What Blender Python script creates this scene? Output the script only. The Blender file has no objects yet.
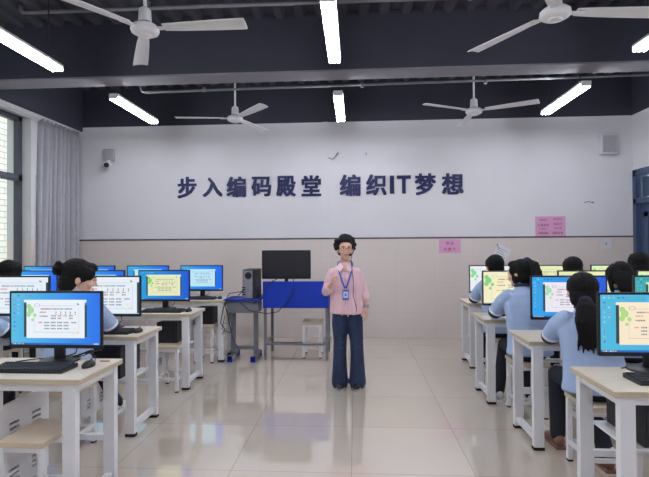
import bpy, bmesh, math, random
from mathutils import Vector, Matrix, Euler
random.seed(7)
R = math.radians
S = bpy.context.scene
COL = S.collection

# ---------------------------------------------------------------- camera, world, exposure
cam_data = bpy.data.cameras.new('camera')
cam = bpy.data.objects.new('camera', cam_data)
COL.objects.link(cam)
S.camera = cam
cam_data.sensor_fit = 'HORIZONTAL'
cam_data.sensor_width = 36.0
cam_data.lens = 481.5 / 649 * 36.0
cam_data.clip_start = 0.05
YAW, PITCH, ROLL = 0.0636, 0.0114, -0.0065
fwd = Vector((-math.sin(YAW) * math.cos(PITCH), math.cos(YAW) * math.cos(PITCH), math.sin(PITCH)))
right = Vector((math.cos(YAW), math.sin(YAW), 0))
up = right.cross(fwd)
r2 = right * math.cos(ROLL) + up * math.sin(ROLL)
u2 = up * math.cos(ROLL) - right * math.sin(ROLL)
Mc = Matrix((r2, u2, -fwd)).transposed().to_4x4()
Mc.translation = Vector((0, 0, 1.5))
cam.matrix_world = Mc

W = bpy.data.worlds.new('overcast_sky')
S.world = W
W.use_nodes = True
bg = W.node_tree.nodes['Background']
bg.inputs[0].default_value = (0.86, 0.93, 1.0, 1)
bg.inputs[1].default_value = 1.9
S.view_settings.view_transform = 'Standard'
S.view_settings.look = 'None'
S.view_settings.exposure = 0.55
S.view_settings.gamma = 1.0
S.view_settings.use_curve_mapping = False
TUBE_STRENGTH = 38.0

# ---------------------------------------------------------------- helpers
def lin(c):
    return tuple(((v / 255) / 12.92 if v / 255 <= .04045 else ((v / 255 + .055) / 1.055) ** 2.4) for v in c)

def mat(name, rgb, rough=.6, var=0.0, scale=8.0, metal=0.0, spec=.5, bump=0.0, bscale=60, stretch=None, sheen=0):
    m = bpy.data.materials.new(name)
    m.use_nodes = True
    nt = m.node_tree
    b = nt.nodes['Principled BSDF']
    c = lin(rgb)
    b.inputs['Base Color'].default_value = (*c, 1)
    b.inputs['Roughness'].default_value = rough
    b.inputs['Metallic'].default_value = metal
    b.inputs['Specular IOR Level'].default_value = spec
    tc = nt.nodes.new('ShaderNodeTexCoord')
    mp = nt.nodes.new('ShaderNodeMapping')
    nt.links.new(tc.outputs['Object'], mp.inputs[0])
    if stretch: mp.inputs['Scale'].default_value = stretch
    n = nt.nodes.new('ShaderNodeTexNoise')
    n.inputs['Scale'].default_value = scale
    n.inputs['Detail'].default_value = 4
    nt.links.new(mp.outputs[0], n.inputs['Vector'])
    cr = nt.nodes.new('ShaderNodeValToRGB')
    lo = tuple(max(0, v * (1 - var)) for v in c); hi = tuple(min(1, v * (1 + var)) for v in c)
    cr.color_ramp.elements[0].position = .3; cr.color_ramp.elements[0].color = (*lo, 1)
    cr.color_ramp.elements[1].position = .7; cr.color_ramp.elements[1].color = (*hi, 1)
    nt.links.new(n.outputs['Fac'], cr.inputs[0])
    nt.links.new(cr.outputs[0], b.inputs['Base Color'])
    if bump:
        n2 = nt.nodes.new('ShaderNodeTexNoise'); n2.inputs['Scale'].default_value = bscale
        nt.links.new(mp.outputs[0], n2.inputs['Vector'])
        bp = nt.nodes.new('ShaderNodeBump'); bp.inputs['Strength'].default_value = bump
        bp.inputs['Distance'].default_value = .01
        nt.links.new(n2.outputs['Fac'], bp.inputs['Height'])
        nt.links.new(bp.outputs[0], b.inputs['Normal'])
    return m

def nodes_of(m):
    return m.node_tree.nodes, m.node_tree.links, m.node_tree.nodes['Principled BSDF']

class MB:
    """collects shapes, builds ONE mesh"""
    def __init__(s): s.bm = bmesh.new(); s.mi = 0
    def _mark(s, faces):
        for f in faces: f.material_index = s.mi
    def box(s, a, b, rot=None, bevel=0.0):
        a = Vector(a); b = Vector(b); c = (a + b) / 2; d = b - a
        r = bmesh.ops.create_cube(s.bm, size=1)
        M = Matrix.Translation(c) @ (rot.to_4x4() if rot else Matrix.Identity(4)) @ Matrix.Diagonal((abs(d.x), abs(d.y), abs(d.z), 1))
        bmesh.ops.transform(s.bm, matrix=M, verts=r['verts'])
        fs = list({f for v in r['verts'] for f in v.link_faces})
        s._mark(fs)
        if bevel:
            es = list({e for v in r['verts'] for e in v.link_edges})
            o = bmesh.ops.bevel(s.bm, geom=es, offset=bevel, segments=2, affect='EDGES', profile=.5)
            s._mark(o['faces'])
        return s
    def quad(s, p):
        f = s.bm.faces.new([s.bm.verts.new(q) for q in p]); f.material_index = s.mi; return f
    def prism(s, poly, d):
        d = Vector(d); a = [s.bm.verts.new(p) for p in poly]; b = [s.bm.verts.new(Vector(p) + d) for p in poly]
        n = len(a); fs = [s.bm.faces.new(a[::-1]), s.bm.faces.new(b)]
        for i in range(n): fs.append(s.bm.faces.new((a[i], a[(i + 1) % n], b[(i + 1) % n], b[i])))
        s._mark(fs); return s
    def tube(s, pts, r, seg=8, smooth=True, cap=True):
        pts = [Vector(p) for p in pts]; n = len(pts)
        rs = r if isinstance(r, (list, tuple)) else [r] * n
        rings = []; side = None
        for i, p in enumerate(pts):
            t = (pts[min(i + 1, n - 1)] - pts[max(i - 1, 0)]).normalized()
            if side is None:
                side = t.orthogonal().normalized()
            else:
                side = (side - t * side.dot(t)).normalized()
            o = t.cross(side)
            rings.append([s.bm.verts.new(p + (side * math.cos(2 * math.pi * k / seg) + o * math.sin(2 * math.pi * k / seg)) * rs[i]) for k in range(seg)])
        fs = []
        for i in range(n - 1):
            for k in range(seg):
                f = s.bm.faces.new((rings[i][k], rings[i][(k + 1) % seg], rings[i + 1][(k + 1) % seg], rings[i + 1][k])); f.smooth = smooth; fs.append(f)
        if cap: fs += [s.bm.faces.new(rings[0][::-1]), s.bm.faces.new(rings[-1])]
        s._mark(fs); return s
    def lathe(s, prof, c=(0, 0, 0), seg=28, axis='Z'):
        c = Vector(c); rings = []
        for (r, z) in prof:
            ring = []
            for k in range(seg):
                a = 2 * math.pi * k / seg
                v = Vector((r * math.cos(a), r * math.sin(a), z))
                if axis == 'Y': v = Vector((v.x, v.z, v.y))
                ring.append(s.bm.verts.new(c + v))
            rings.append(ring)
        fs = []
        for i in range(len(rings) - 1):
            for k in range(seg):
                f = s.bm.faces.new((rings[i][k], rings[i][(k + 1) % seg], rings[i + 1][(k + 1) % seg], rings[i + 1][k])); f.smooth = True; fs.append(f)
        fs += [s.bm.faces.new(rings[0][::-1]), s.bm.faces.new(rings[-1])]
        s._mark(fs); return s
    def ball(s, c, r, seg=14, M=None):
        r = r if isinstance(r, (list, tuple)) else (r, r, r)
        o = bmesh.ops.create_uvsphere(s.bm, u_segments=seg, v_segments=max(6, seg * 2 // 3), radius=1)
        X = Matrix.Translation(c) @ Matrix.Diagonal((*r, 1))
        if M is not None: X = M @ X
        bmesh.ops.transform(s.bm, matrix=X, verts=o['verts'])
        fs = {f for v in o['verts'] for f in v.link_faces}
        for f in fs: f.smooth = True
        s._mark(fs); return s
    def etube(s, pts, side=(1, 0, 0), seg=16, M=None, flat=False):
        """elliptical loft; pts = (x,y,z,r_side,r_other); rounded closed ends"""
        P = [(Vector(p[:3]), p[3], p[4]) for p in pts]
        if M is not None: P = [(M @ q, a, b) for q, a, b in P]; side = M.to_3x3() @ Vector(side)
        n = len(P); T = [(P[min(i + 1, n - 1)][0] - P[max(i - 1, 0)][0]).normalized() for i in range(n)]
        full = []
        q, a, b = P[0]; h = min(a, b)
        if flat: full.append((q - T[0] * .012, a * .97, b * .97, T[0]))
        else: full.append((q - T[0] * h * .85, a * .45, b * .45, T[0])); full.append((q - T[0] * h * .5, a * .82, b * .82, T[0]))
        for i in range(n): full.append((P[i][0], P[i][1], P[i][2], T[i]))
        q, a, b = P[-1]; h = min(a, b)
        full.append((q + T[-1] * h * .5, a * .82, b * .82, T[-1])); full.append((q + T[-1] * h * .85, a * .45, b * .45, T[-1]))
        rings = []
        for q, a, b, t in full:
            sd = Vector(side); sd = (sd - t * sd.dot(t)); sd = sd.normalized() if sd.length > 1e-4 else t.orthogonal().normalized()
            o = t.cross(sd)
            rings.append([s.bm.verts.new(q + sd * a * math.cos(2 * math.pi * k / seg) + o * b * math.sin(2 * math.pi * k / seg)) for k in range(seg)])
        fs = []
        for i in range(len(rings) - 1):
            for k in range(seg):
                f = s.bm.faces.new((rings[i][k], rings[i][(k + 1) % seg], rings[i + 1][(k + 1) % seg], rings[i + 1][k])); f.smooth = True; fs.append(f)
        fs += [s.bm.faces.new(rings[0][::-1]), s.bm.faces.new(rings[-1])]
        s._mark(fs); return s
    def mesh(s, name, mats):
        bmesh.ops.recalc_face_normals(s.bm, faces=s.bm.faces)
        me = bpy.data.meshes.new(name); s.bm.to_mesh(me); s.bm.free()
        for m in (mats if isinstance(mats, (list, tuple)) else [mats]): me.materials.append(m)
        return me
    def build(s, name, mats, parent=None, loc=None, rot=None):
        o = bpy.data.objects.new(name, s.mesh(name, mats)); COL.objects.link(o)
        if parent is not None: o.parent = parent
        if loc is not None: o.location = loc
        if rot is not None: o.rotation_euler = rot
        return o
    def sculpt(s, name, m, parent, voxel=.006, smooth=4, displace=0.0, dscale=.03):
        """fuse everything collected into one continuous skin"""
        me = s.mesh(name + '_raw', m)
        t = bpy.data.objects.new('raw', me); COL.objects.link(t)
        md = t.modifiers.new('r', 'REMESH'); md.mode = 'VOXEL'; md.voxel_size = voxel; md.use_smooth_shade = True
        if smooth:
            sm = t.modifiers.new('s', 'SMOOTH'); sm.iterations = smooth; sm.factor = .5
        if displace:
            tx = bpy.data.textures.new('clumps', 'CLOUDS'); tx.noise_scale = dscale
            dm = t.modifiers.new('d', 'DISPLACE'); dm.texture = tx; dm.strength = displace; dm.mid_level = .5
        dg = bpy.context.evaluated_depsgraph_get(); dg.update()
        nm = bpy.data.meshes.new_from_object(t.evaluated_get(dg)); nm.name = name
        nm.materials.clear(); nm.materials.append(m)
        bpy.data.objects.remove(t); bpy.data.meshes.remove(me)
        for p in nm.polygons: p.use_smooth = True
        o = bpy.data.objects.new(name, nm); COL.objects.link(o); o.parent = parent
        return o

def tag(o, label, cat, group=None, kind=None):
    o['label'] = label; o['category'] = cat
    if group: o['group'] = group
    if kind: o['kind'] = kind
    return o
def thing(name, loc, label, cat, group=None, rz=0.0):
    o = bpy.data.objects.new(name, None); COL.objects.link(o); o.empty_display_size = .1
    o.location = loc; o.rotation_euler = (0, 0, rz)
    return tag(o, label, cat, group)
def struct(name, mb, m):
    o = mb.build(name, m); o['kind'] = 'structure'; return o
def kids(o): return [c for c in bpy.data.objects if c.parent == o]
def dup(root, loc, label, group=None, rz=None):
    def rec(o, par):
        c = o.copy(); COL.objects.link(c); c.parent = par
        for k in kids(o): rec(k, c)
        return c
    c = rec(root, None)
    c.location = loc; c['label'] = label
    if rz is not None: c.rotation_euler = (0, 0, rz)
    if group: c['group'] = group
    return c
def lab(o, text): o['label'] = text; return o

# ---------------------------------------------------------------- materials
M_upper = mat('white_wall_paint', (226, 225, 230), .75, .025, 1.3)
M_dark = mat('dark_navy_paint', (52, 54, 68), .75, .10, 1.5)
M_soffit = mat('grey_beam_soffit', (128, 126, 134), .95, .05, 3)
M_white = mat('white_powder_coat', (228, 228, 232), .45, .02, 6)
M_trimw = mat('white_plastic', (222, 221, 226), .5, .02, 6)
M_wood = mat('pale_maple_laminate', (214, 204, 188), .4, .05, 3, stretch=(1, 9, 9))
M_edge = mat('maple_edge_band', (192, 178, 152), .5, .06, 5, stretch=(1, 9, 9))
M_seat = mat('stool_laminate', (206, 190, 168), .45, .05, 3, stretch=(8, 1, 8))
M_black = mat('black_plastic', (26, 26, 30), .38, .08, 12)
M_blackm = mat('matte_black_plastic', (32, 32, 38), .55, .1, 30)
M_key = mat('dark_key_plastic', (42, 43, 50), .5, .1, 40)
M_rub = mat('black_rubber_foot', (22, 22, 24), .8, .1, 20)
M_frame = mat('dark_grey_window_frame', (74, 76, 86), .45, .05, 6)
M_steel = mat('grey_painted_steel', (118, 120, 128), .45, .06, 8)
M_blue = mat('royal_blue_panel', (28, 60, 178), .6, .06, 2, spec=.2)
M_text = mat('navy_blue_letter', (17, 27, 82), .5, .08, 6)
M_pink = mat('pink_paper', (226, 168, 208), .8, .03, 5)
M_ink = mat('magenta_ink', (150, 60, 110), .8, .05, 30)
M_paper = mat('white_paper', (226, 226, 232), .8, .02, 5)
M_skin = mat('skin', (228, 186, 162), .55, .05, 25)
M_skin2 = mat('skin_warm', (222, 178, 154), .55, .05, 25)
M_lip = mat('lip', (176, 96, 92), .5, .05, 25)
M_eyew = mat('eye_white', (225, 222, 220), .3, 0, 5)
M_eyed = mat('dark_iris', (30, 22, 20), .3, .05, 5)
M_hair = mat('black_hair', (9, 8, 10), .62, .35, 60, spec=.22, bump=.6, bscale=70, stretch=(6, 6, .7))
M_curl = mat('black_curly_hair', (12, 10, 12), .85, .3, 50, bump=.7, bscale=90)
M_polo = mat('light_blue_polo_cotton', (162, 184, 220), .85, .05, 7, bump=.25, bscale=22)
M_collar = mat('navy_trim_knit', (38, 44, 72), .85, .08, 30)
M_cuffw = mat('white_trim_knit', (225, 228, 236), .85, .03, 30)
M_navy = mat('navy_trousers', (30, 33, 46), .85, .12, 8, bump=.2, bscale=20)
M_shoe = mat('white_sneaker', (220, 218, 216), .6, .05, 20)
M_shoeb = mat('brown_sneaker_heel', (128, 92, 78), .6, .1, 20)
M_bshoe = mat('black_leather_shoe', (24, 24, 28), .4, .1, 20)
M_jean = mat('dark_denim', (34, 48, 80), .85, .30, 5, bump=.25, bscale=120)
M_lany = mat('blue_ribbon', (70, 100, 190), .6, .05, 20)
M_watch = mat('silver_watch', (170, 170, 176), .3, .05, 20, metal=.8)
M_card = mat('badge_card', (215, 222, 240), .4, .02, 20)
M_speak = mat('speaker_grille', (172, 172, 180), .6, .05, 90)
M_door = mat('slate_blue_door', (60, 76, 106), .5, .06, 4)
M_cord = mat('dark_cable', (34, 34, 40), .6, .05, 20)
M_conc = mat('pale_reveal_paint', (214, 216, 216), .75, .03, 2)

# striped pink shirt
M_shirt = mat('pink_striped_shirt', (226, 176, 188), .85, .04, 10, bump=.25, bscale=25)
n, l, b = nodes_of(M_shirt)
wv = n.new('ShaderNodeTexWave'); wv.wave_type = 'BANDS'; wv.bands_direction = 'X'; wv.inputs['Scale'].default_value = 22; wv.inputs['Distortion'].default_value = .5
tc = [q for q in n if q.type == 'TEX_COORD'][0]; l.new(tc.outputs['Object'], wv.inputs[0])
mx = n.new('ShaderNodeMix'); mx.data_type = 'RGBA'
l.new(wv.outputs['Fac'], mx.inputs['Factor'])
mx.inputs['A'].default_value = (*lin((218, 164, 178)), 1); mx.inputs['B'].default_value = (*lin((242, 216, 222)), 1)
l.new(mx.outputs['Result'], b.inputs['Base Color'])

# glossy floor tile 0.8 m
M_floor = mat('polished_cream_tile', (210, 198, 184), .055, .035, .9)
n, l, b = nodes_of(M_floor)
b.inputs['Specular IOR Level'].default_value = .9
b.inputs['Coat Weight'].default_value = .9; b.inputs['Coat Roughness'].default_value = .03; b.inputs['Coat IOR'].default_value = 1.6
tc = [q for q in n if q.type == 'TEX_COORD'][0]; cr = [q for q in n if q.type == 'VALTORGB'][0]
mp = n.new('ShaderNodeMapping'); mp.inputs['Location'].default_value = (.035 + 8, .03 + 8, 0)
l.new(tc.outputs['Object'], mp.inputs[0])
br = n.new('ShaderNodeTexBrick'); br.offset = 0; br.squash = 1
br.inputs['Scale'].default_value = 1; br.inputs['Brick Width'].default_value = .8; br.inputs['Row Height'].default_value = .8
br.inputs['Mortar Size'].default_value = .0028; br.inputs['Mortar Smooth'].default_value = .1; br.inputs['Bias'].default_value = 0
br.inputs['Color1'].default_value = (1, 1, 1, 1); br.inputs['Color2'].default_value = (.94, .94, .93, 1); br.inputs['Mortar'].default_value = (.66, .62, .58, 1)
l.new(mp.outputs[0], br.inputs['Vector'])
mx = n.new('ShaderNodeMix'); mx.data_type = 'RGBA'; mx.blend_type = 'MULTIPLY'; mx.inputs['Factor'].default_value = 1
l.new(cr.outputs[0], mx.inputs['A']); l.new(br.outputs['Color'], mx.inputs['B']); l.new(mx.outputs['Result'], b.inputs['Base Color'])

# lower wall tile
M_tile = mat('cream_wall_tile', (223, 213, 208), .30, .02, 1.5)
n, l, b = nodes_of(M_tile)
tc = [q for q in n if q.type == 'TEX_COORD'][0]; cr = [q for q in n if q.type == 'VALTORGB'][0]
sp = n.new('ShaderNodeSeparateXYZ'); cb = n.new('ShaderNodeCombineXYZ'); ad = n.new('ShaderNodeMath'); ad.operation = 'ADD'
l.new(tc.outputs['Object'], sp.inputs[0]); l.new(sp.outputs[0], ad.inputs[0]); l.new(sp.outputs[1], ad.inputs[1]); l.new(ad.outputs[0], cb.inputs[0]); l.new(sp.outputs[2], cb.inputs[1])
br = n.new('ShaderNodeTexBrick'); br.offset = 0; br.inputs['Scale'].default_value = 1; br.inputs['Brick Width'].default_value = .6; br.inputs['Row Height'].default_value = .4
br.inputs['Mortar Size'].default_value = .0025; br.inputs['Color1'].default_value = (1, 1, 1, 1); br.inputs['Color2'].default_value = (.985, .982, .98, 1); br.inputs['Mortar'].default_value = (.90, .89, .88, 1)
l.new(cb.outputs[0], br.inputs['Vector'])
mx = n.new('ShaderNodeMix'); mx.data_type = 'RGBA'; mx.blend_type = 'MULTIPLY'; mx.inputs['Factor'].default_value = 1
l.new(cr.outputs[0], mx.inputs['A']); l.new(br.outputs['Color'], mx.inputs['B']); l.new(mx.outputs['Result'], b.inputs['Base Color'])

# dark band tile, broken with light chips
M_band = mat('brown_border_tile', (78, 70, 72), .3, .5, 5)

# facade brick outside
M_fac = mat('pale_brick_facade', (226, 224, 214), .8, .03, 1)
n, l, b = nodes_of(M_fac)
tc = [q for q in n if q.type == 'TEX_COORD'][0]
sp = n.new('ShaderNodeSeparateXYZ'); cb = n.new('ShaderNodeCombineXYZ')
l.new(tc.outputs['Object'], sp.inputs[0]); l.new(sp.outputs[1], cb.inputs[0]); l.new(sp.outputs[2], cb.inputs[1])
br = n.new('ShaderNodeTexBrick'); br.inputs['Scale'].default_value = 1; br.inputs['Brick Width'].default_value = .5; br.inputs['Row Height'].default_value = .16
br.inputs['Mortar Size'].default_value = .012; br.inputs['Color1'].default_value = (*lin((188, 184, 170)), 1); br.inputs['Color2'].default_value = (*lin((176, 172, 160)), 1); br.inputs['Mortar'].default_value = (*lin((132, 128, 122)), 1)
l.new(cb.outputs[0], br.inputs['Vector']); l.new(br.outputs['Color'], b.inputs['Base Color'])

# curtain
M_curt = mat('grey_curtain_fabric', (168, 168, 176), .7, .05, 10)

# glass
M_glass = bpy.data.materials.new('clear_glass'); M_glass.use_nodes = True
n, l, b = nodes_of(M_glass)
b.inputs['Base Color'].default_value = (.97, 1, .99, 1); b.inputs['Roughness'].default_value = 0; b.inputs['Transmission Weight'].default_value = 1; b.inputs['IOR'].default_value = 1.02

# lamp tube
M_tube = bpy.data.materials.new('lit_fluorescent_tube'); M_tube.use_nodes = True
n, l, b = nodes_of(M_tube)
b.inputs['Base Color'].default_value = (1, 1, 1, 1)
b.inputs['Emission Color'].default_value = (.90, .93, 1.0, 1); b.inputs['Emission Strength'].default_value = TUBE_STRENGTH

# screens
M_scr = bpy.data.materials.new('lit_screen'); M_scr.use_nodes = True
n, l, b = nodes_of(M_scr)
at = n.new('ShaderNodeAttribute'); at.attribute_name = 'Col'
b.inputs['Base Color'].default_value = (.01, .01, .012, 1); b.inputs['Roughness'].default_value = .35
l.new(at.outputs['Color'], b.inputs['Emission Color']); b.inputs['Emission Strength'].default_value = .66
M_scr.cycles.emission_sampling = 'NONE'

# ---------------------------------------------------------------- room
XL, XR, YB, YN, ZC = -4.6, 4.31, 7.755, -2.2, 4.13
XW = -4.77     # window plane
ZB = 3.47      # beam underside / top of white walls
m = MB(); m.box((XW - .2, YN - .2, -.12), (XR + .2, YB + .2, 0)); struct('floor', m, M_floor)
# ribbed deck
m = MB()
m.box((XW - .2, YN - .2, ZC + .03), (XR + .2, YB + .2, ZC + .12))
x = -5.0
while x < XR:
    m.prism([(x, YN, ZC + .03), (x + .14, YN, ZC + .03), (x + .11, YN, ZC - .03), (x + .03, YN, ZC - .03)], (0, YB - YN, 0)); x += .24
struct('ceiling', m, mat('ribbed_deck_paint', (68, 68, 78), .7, .12, 2))
m = MB(); m.box((XW - .2, YB, 1.60), (XR + .2, YB + .2, ZB)); struct('wall_back', m, M_upper)
m = MB(); m.box((XW - .2, YB - .012, 0), (XR, YB + .2, 1.575)); struct('wall_back_tiles', m, M_tile)
m = MB(); m.box((XW - .2, YB - .014, 1.575), (XR, YB + .1, 1.60)); struct('trim_1', m, M_band)
m = MB(); m.box((XW - .2, YB, ZB), (XR + .2, YB + .2, ZC + .05)); struct('wall_back_upper', m, M_dark)
m = MB(); m.box((-.514, YB - .02, 1.60), (-.43, YB, ZB)); struct('trim_2', m, M_upper)
m = MB(); m.box((-.514, YB - .035, 0), (-.43, YB - .012, 1.575)); struct('trim_3', m, M_tile)
# right wall with a door opening y 6.45..7.68
m = MB(); m.box((XR, 7.68, 1.6), (XR + .2, YB, ZB)); m.box((XR, 6.42, 2.6), (XR + .2, 7.68, ZB)); m.box((XR, YN, 1.6), (XR + .2, 6.42, ZB)); struct('wall_right', m, M_upper)
m = MB(); m.box((XR - .012, 7.68, 0), (XR + .2, YB, 1.6)); m.box((XR - .012, YN, 0), (XR + .2, 6.42, 1.6)); struct('wall_right_tiles', m, M_tile)
m = MB(); m.box((XR, YN, ZB), (XR + .2, YB, ZC + .05)); struct('wall_right_upper', m, M_dark)
m = MB(); m.box((XW - .2, YN - .2, 0), (XR + .2, YN, ZC + .05)); struct('wall_front', m, M_upper)
# beams
for i, (y0, y1) in enumerate([(5.47, 5.77), (1.3, 1.6)]):
    m = MB(); m.box((XW - .1, y0, ZB + .02), (XR, y1, ZC + .04)); struct('trim_%d' % (4 + i), m, M_dark)
    m = MB(); m.box((XW - .1, y0, ZB), (XR, y1, ZB + .02)); struct('trim_%d' % (6 + i), m, M_soffit)
# left side: long beam above, piers, sill wall, windows
m = MB(); m.box((XW - .2, YN, 3.40), (-4.53, YB, ZC + .05)); struct('wall_left_upper', m, M_dark)
m = MB(); m.box((XW - .1, YN, 3.34), (-4.56, YB, 3.40)); struct('trim_8', m, M_conc)
piers = [(6.58, 6.98), (4.0, 4.4), (1.5, 1.9), (-1.0, -.6)]
m = MB(); m2 = MB()
for (a, b_) in piers:
    m.box((XW - .2, a, 1.6), (-4.61, b_, 3.34)); m2.box((XW - .2, a, 0), (-4.605, b_, 1.6))
m.box((XW - .2, 6.95, 1.6), (XW - .02, YB, 3.34)); m2.box((XW - .2, 6.95, 0), (XW - .02, YB, 1.6))
ends = [YN] + [v for p in sorted(piers) for v in p][:-1]
gaps = [(ends[i], ends[i + 1]) for i in range(0, len(ends), 2)]
for (a, b_) in gaps: m2.box((XW - .2, a, 0), (XW + .04, b_, .9))
struct('wall_left', m, M_conc); struct('wall_left_tiles', m2, M_tile)
for i, (a, b_) in enumerate(gaps):
    f = MB(); z0, z1 = .9, 3.34; w = .07; xa, xb = XW - .05, XW + .03
    f.box((xa, a, z0), (xb, a + w, z1)); f.box((xa, b_ - w, z0), (xb, b_, z1)); f.box((xa, a, z0), (xb, b_, z0 + w)); f.box((xa, a, z1 - .07), (xb, b_, z1))
    f.box((xa, a, 2.42), (xb, b_, 2.51)); c = (a + b_) / 2
    f.box((xa, c - .03, z0), (xb, c + .03, z1))
    fr = f.build('window_%d' % (i + 1), M_frame); fr['kind'] = 'structure'
    g = MB(); g.box((XW - .012, a + .05, z0 + .05), (XW - .006, b_ - .05, z1 - .05)); g.build('pane', M_glass, fr)
# neighbouring building outside
t = thing('building', (-9.5, 6, -3), 'pale brick building seen through the left window', 'building')
m = MB(); m.box((-2, -18, 0), (0, 34, 14)); m.build('wall', M_fac, t)
for k, (yy, zz) in enumerate([(1.2, 3.2), (4.4, 3.2), (-2.5, 3.2), (8.6, 2.6), (13.0, 3.2), (16.5, 3.2), (8.6, 7.4), (13.0, 7.4)]):
    m = MB(); m.box((-.02, yy, zz), (.06, yy + 1.3, zz + 1.5)); w_ = m.build('window', M_frame, t)
    m = MB(); m.box((.05, yy + .08, zz + .08), (.07, yy + 1.22, zz + 1.42)); m.build('pane', mat('distant_glass', (140, 158, 160), .15), w_)
struct_g = MB(); struct_g.box((-30, -20, -3.1), (XW - .25, 30, -3.0)); struct('ground_outside', struct_g, mat('asphalt', (150, 150, 146), .9, .1, 1))

# door in the right wall
m = MB(); x0, x1 = XR - .05, XR + .12
m.box((x0, 6.42, 0), (x1, 6.50, 2.6)); m.box((x0, 7.60, 0), (x1, 7.68, 2.6)); m.box((x0, 6.42, 2.5), (x1, 7.68, 2.6)); m.box((x0, 6.42, 2.08), (x1, 7.68, 2.16))
dr = m.build('door_1', M_door); dr['kind'] = 'structure'
m = MB(); m.box((XR + .02, 6.50, .01), (XR + .07, 7.60, 2.08))
m.box((XR + .0, 6.62, .25), (XR + .02, 7.48, .95), bevel=.006)
for (a, b_) in ((6.62, 6.72), (7.38, 7.48)): m.box((XR, a, 1.15), (XR + .02, b_, 1.95))
m.box((XR, 6.62, 1.15), (XR + .02, 7.48, 1.22)); m.box((XR, 6.62, 1.88), (XR + .02, 7.48, 1.95)); m.build('leaf', M_door, dr)
m = MB(); m.box((XR + .01, 6.72, 1.22), (XR + .018, 7.38, 1.88)); m.box((XR + .04, 6.52, 2.18), (XR + .05, 7.58, 2.48)); m.build('door_glass', mat('dark_door_glass', (70, 84, 104), .15, .05), dr)
m = MB(); m.tube([(XR + .02, 6.62, 1.08), (XR - .05, 6.62, 1.08), (XR - .05, 6.72, 1.08)], .01); m.build('handle', M_watch, dr)

# pipes
m = MB(); m.tube([(-2.72, 5.97, 4.05), (-2.72, 5.97, 3.50), (-2.70, 5.97, 3.46), (-2.66, 5.97, 3.45), (XR - .02, 5.97, 3.505)], .015)
for x in (-1.9, .1, 1.6): m.tube([(x, 5.97, 3.44), (x, 5.97, 3.50)], .022)
tag(m.build('pipe', M_steel), 'thin grey conduit pipe running just behind the grey-bottomed ceiling beam', 'pipe')
m = MB(); m.tube([(-3.62, 5.0, 4.12), (-3.62, 5.0, 4.07), (-3.60, 5.0, 4.045), (-3.55, 5.0, 4.04), (2.5, 5.0, 4.02)], .02)
for x in (-2.2, -.3, 1.2): m.box((x - .02, 4.97, 4.0), (x + .02, 5.03, 4.12))
tag(m.build('pipe', M_steel), 'grey pipe clipped under the ribbed ceiling, above the nearer fans', 'pipe')

# curtain and rail
m = MB(); m.tube([(-4.60, YN + .3, 3.33), (-4.60, 7.74, 3.33)], .016)
m.box((-4.62, 7.70, 3.30), (-4.57, 7.75, 3.38)); rail = m.build('curtain_rail', M_white); tag(rail, 'white curtain rail running along the top of the windows', 'curtain rail')
def curtain(y0, y1, label, xa=-4.62, xb=-4.58, folds=13):
    m = MB(); nx = folds * 10; nz = 26; grid = []
    for j in range(nz + 1):
        tz = j / nz; z = 3.30 * tz + .06; row = []
        pinch = 1 - .12 * math.sin(math.pi * (1 - tz)) if False else 1
        for i in range(nx + 1):
            u = i / nx
            y = y0 + (y1 - y0) * u + .02 * math.sin(u * 40 + tz * 3) * (1 - tz)
            y -= (1 - tz) * .10 * (1 - u)
            am = .082 + .016 * math.sin(u * 17)
            x_ = xa + (xb - xa) * u + am * math.sin(u * folds * 2 * math.pi + .5 * math.sin(tz * 4 + u * 9)) + .01 * math.sin(u * folds * 4.6 * math.pi)
            row.append(m.bm.verts.new((x_, y, z)))
        grid.append(row)
    for j in range(nz):
        for i in range(nx):
            f = m.bm.faces.new((grid[j][i], grid[j][i + 1], grid[j + 1][i + 1], grid[j + 1][i])); f.smooth = True
    o = m.build('curtain', M_curt); md = o.modifiers.new('thick', 'SOLIDIFY'); md.thickness = .003
    return tag(o, label, 'curtain')
curtain(6.72, 7.66, 'grey pleated curtain hanging in the back left corner', folds=9)

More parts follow.
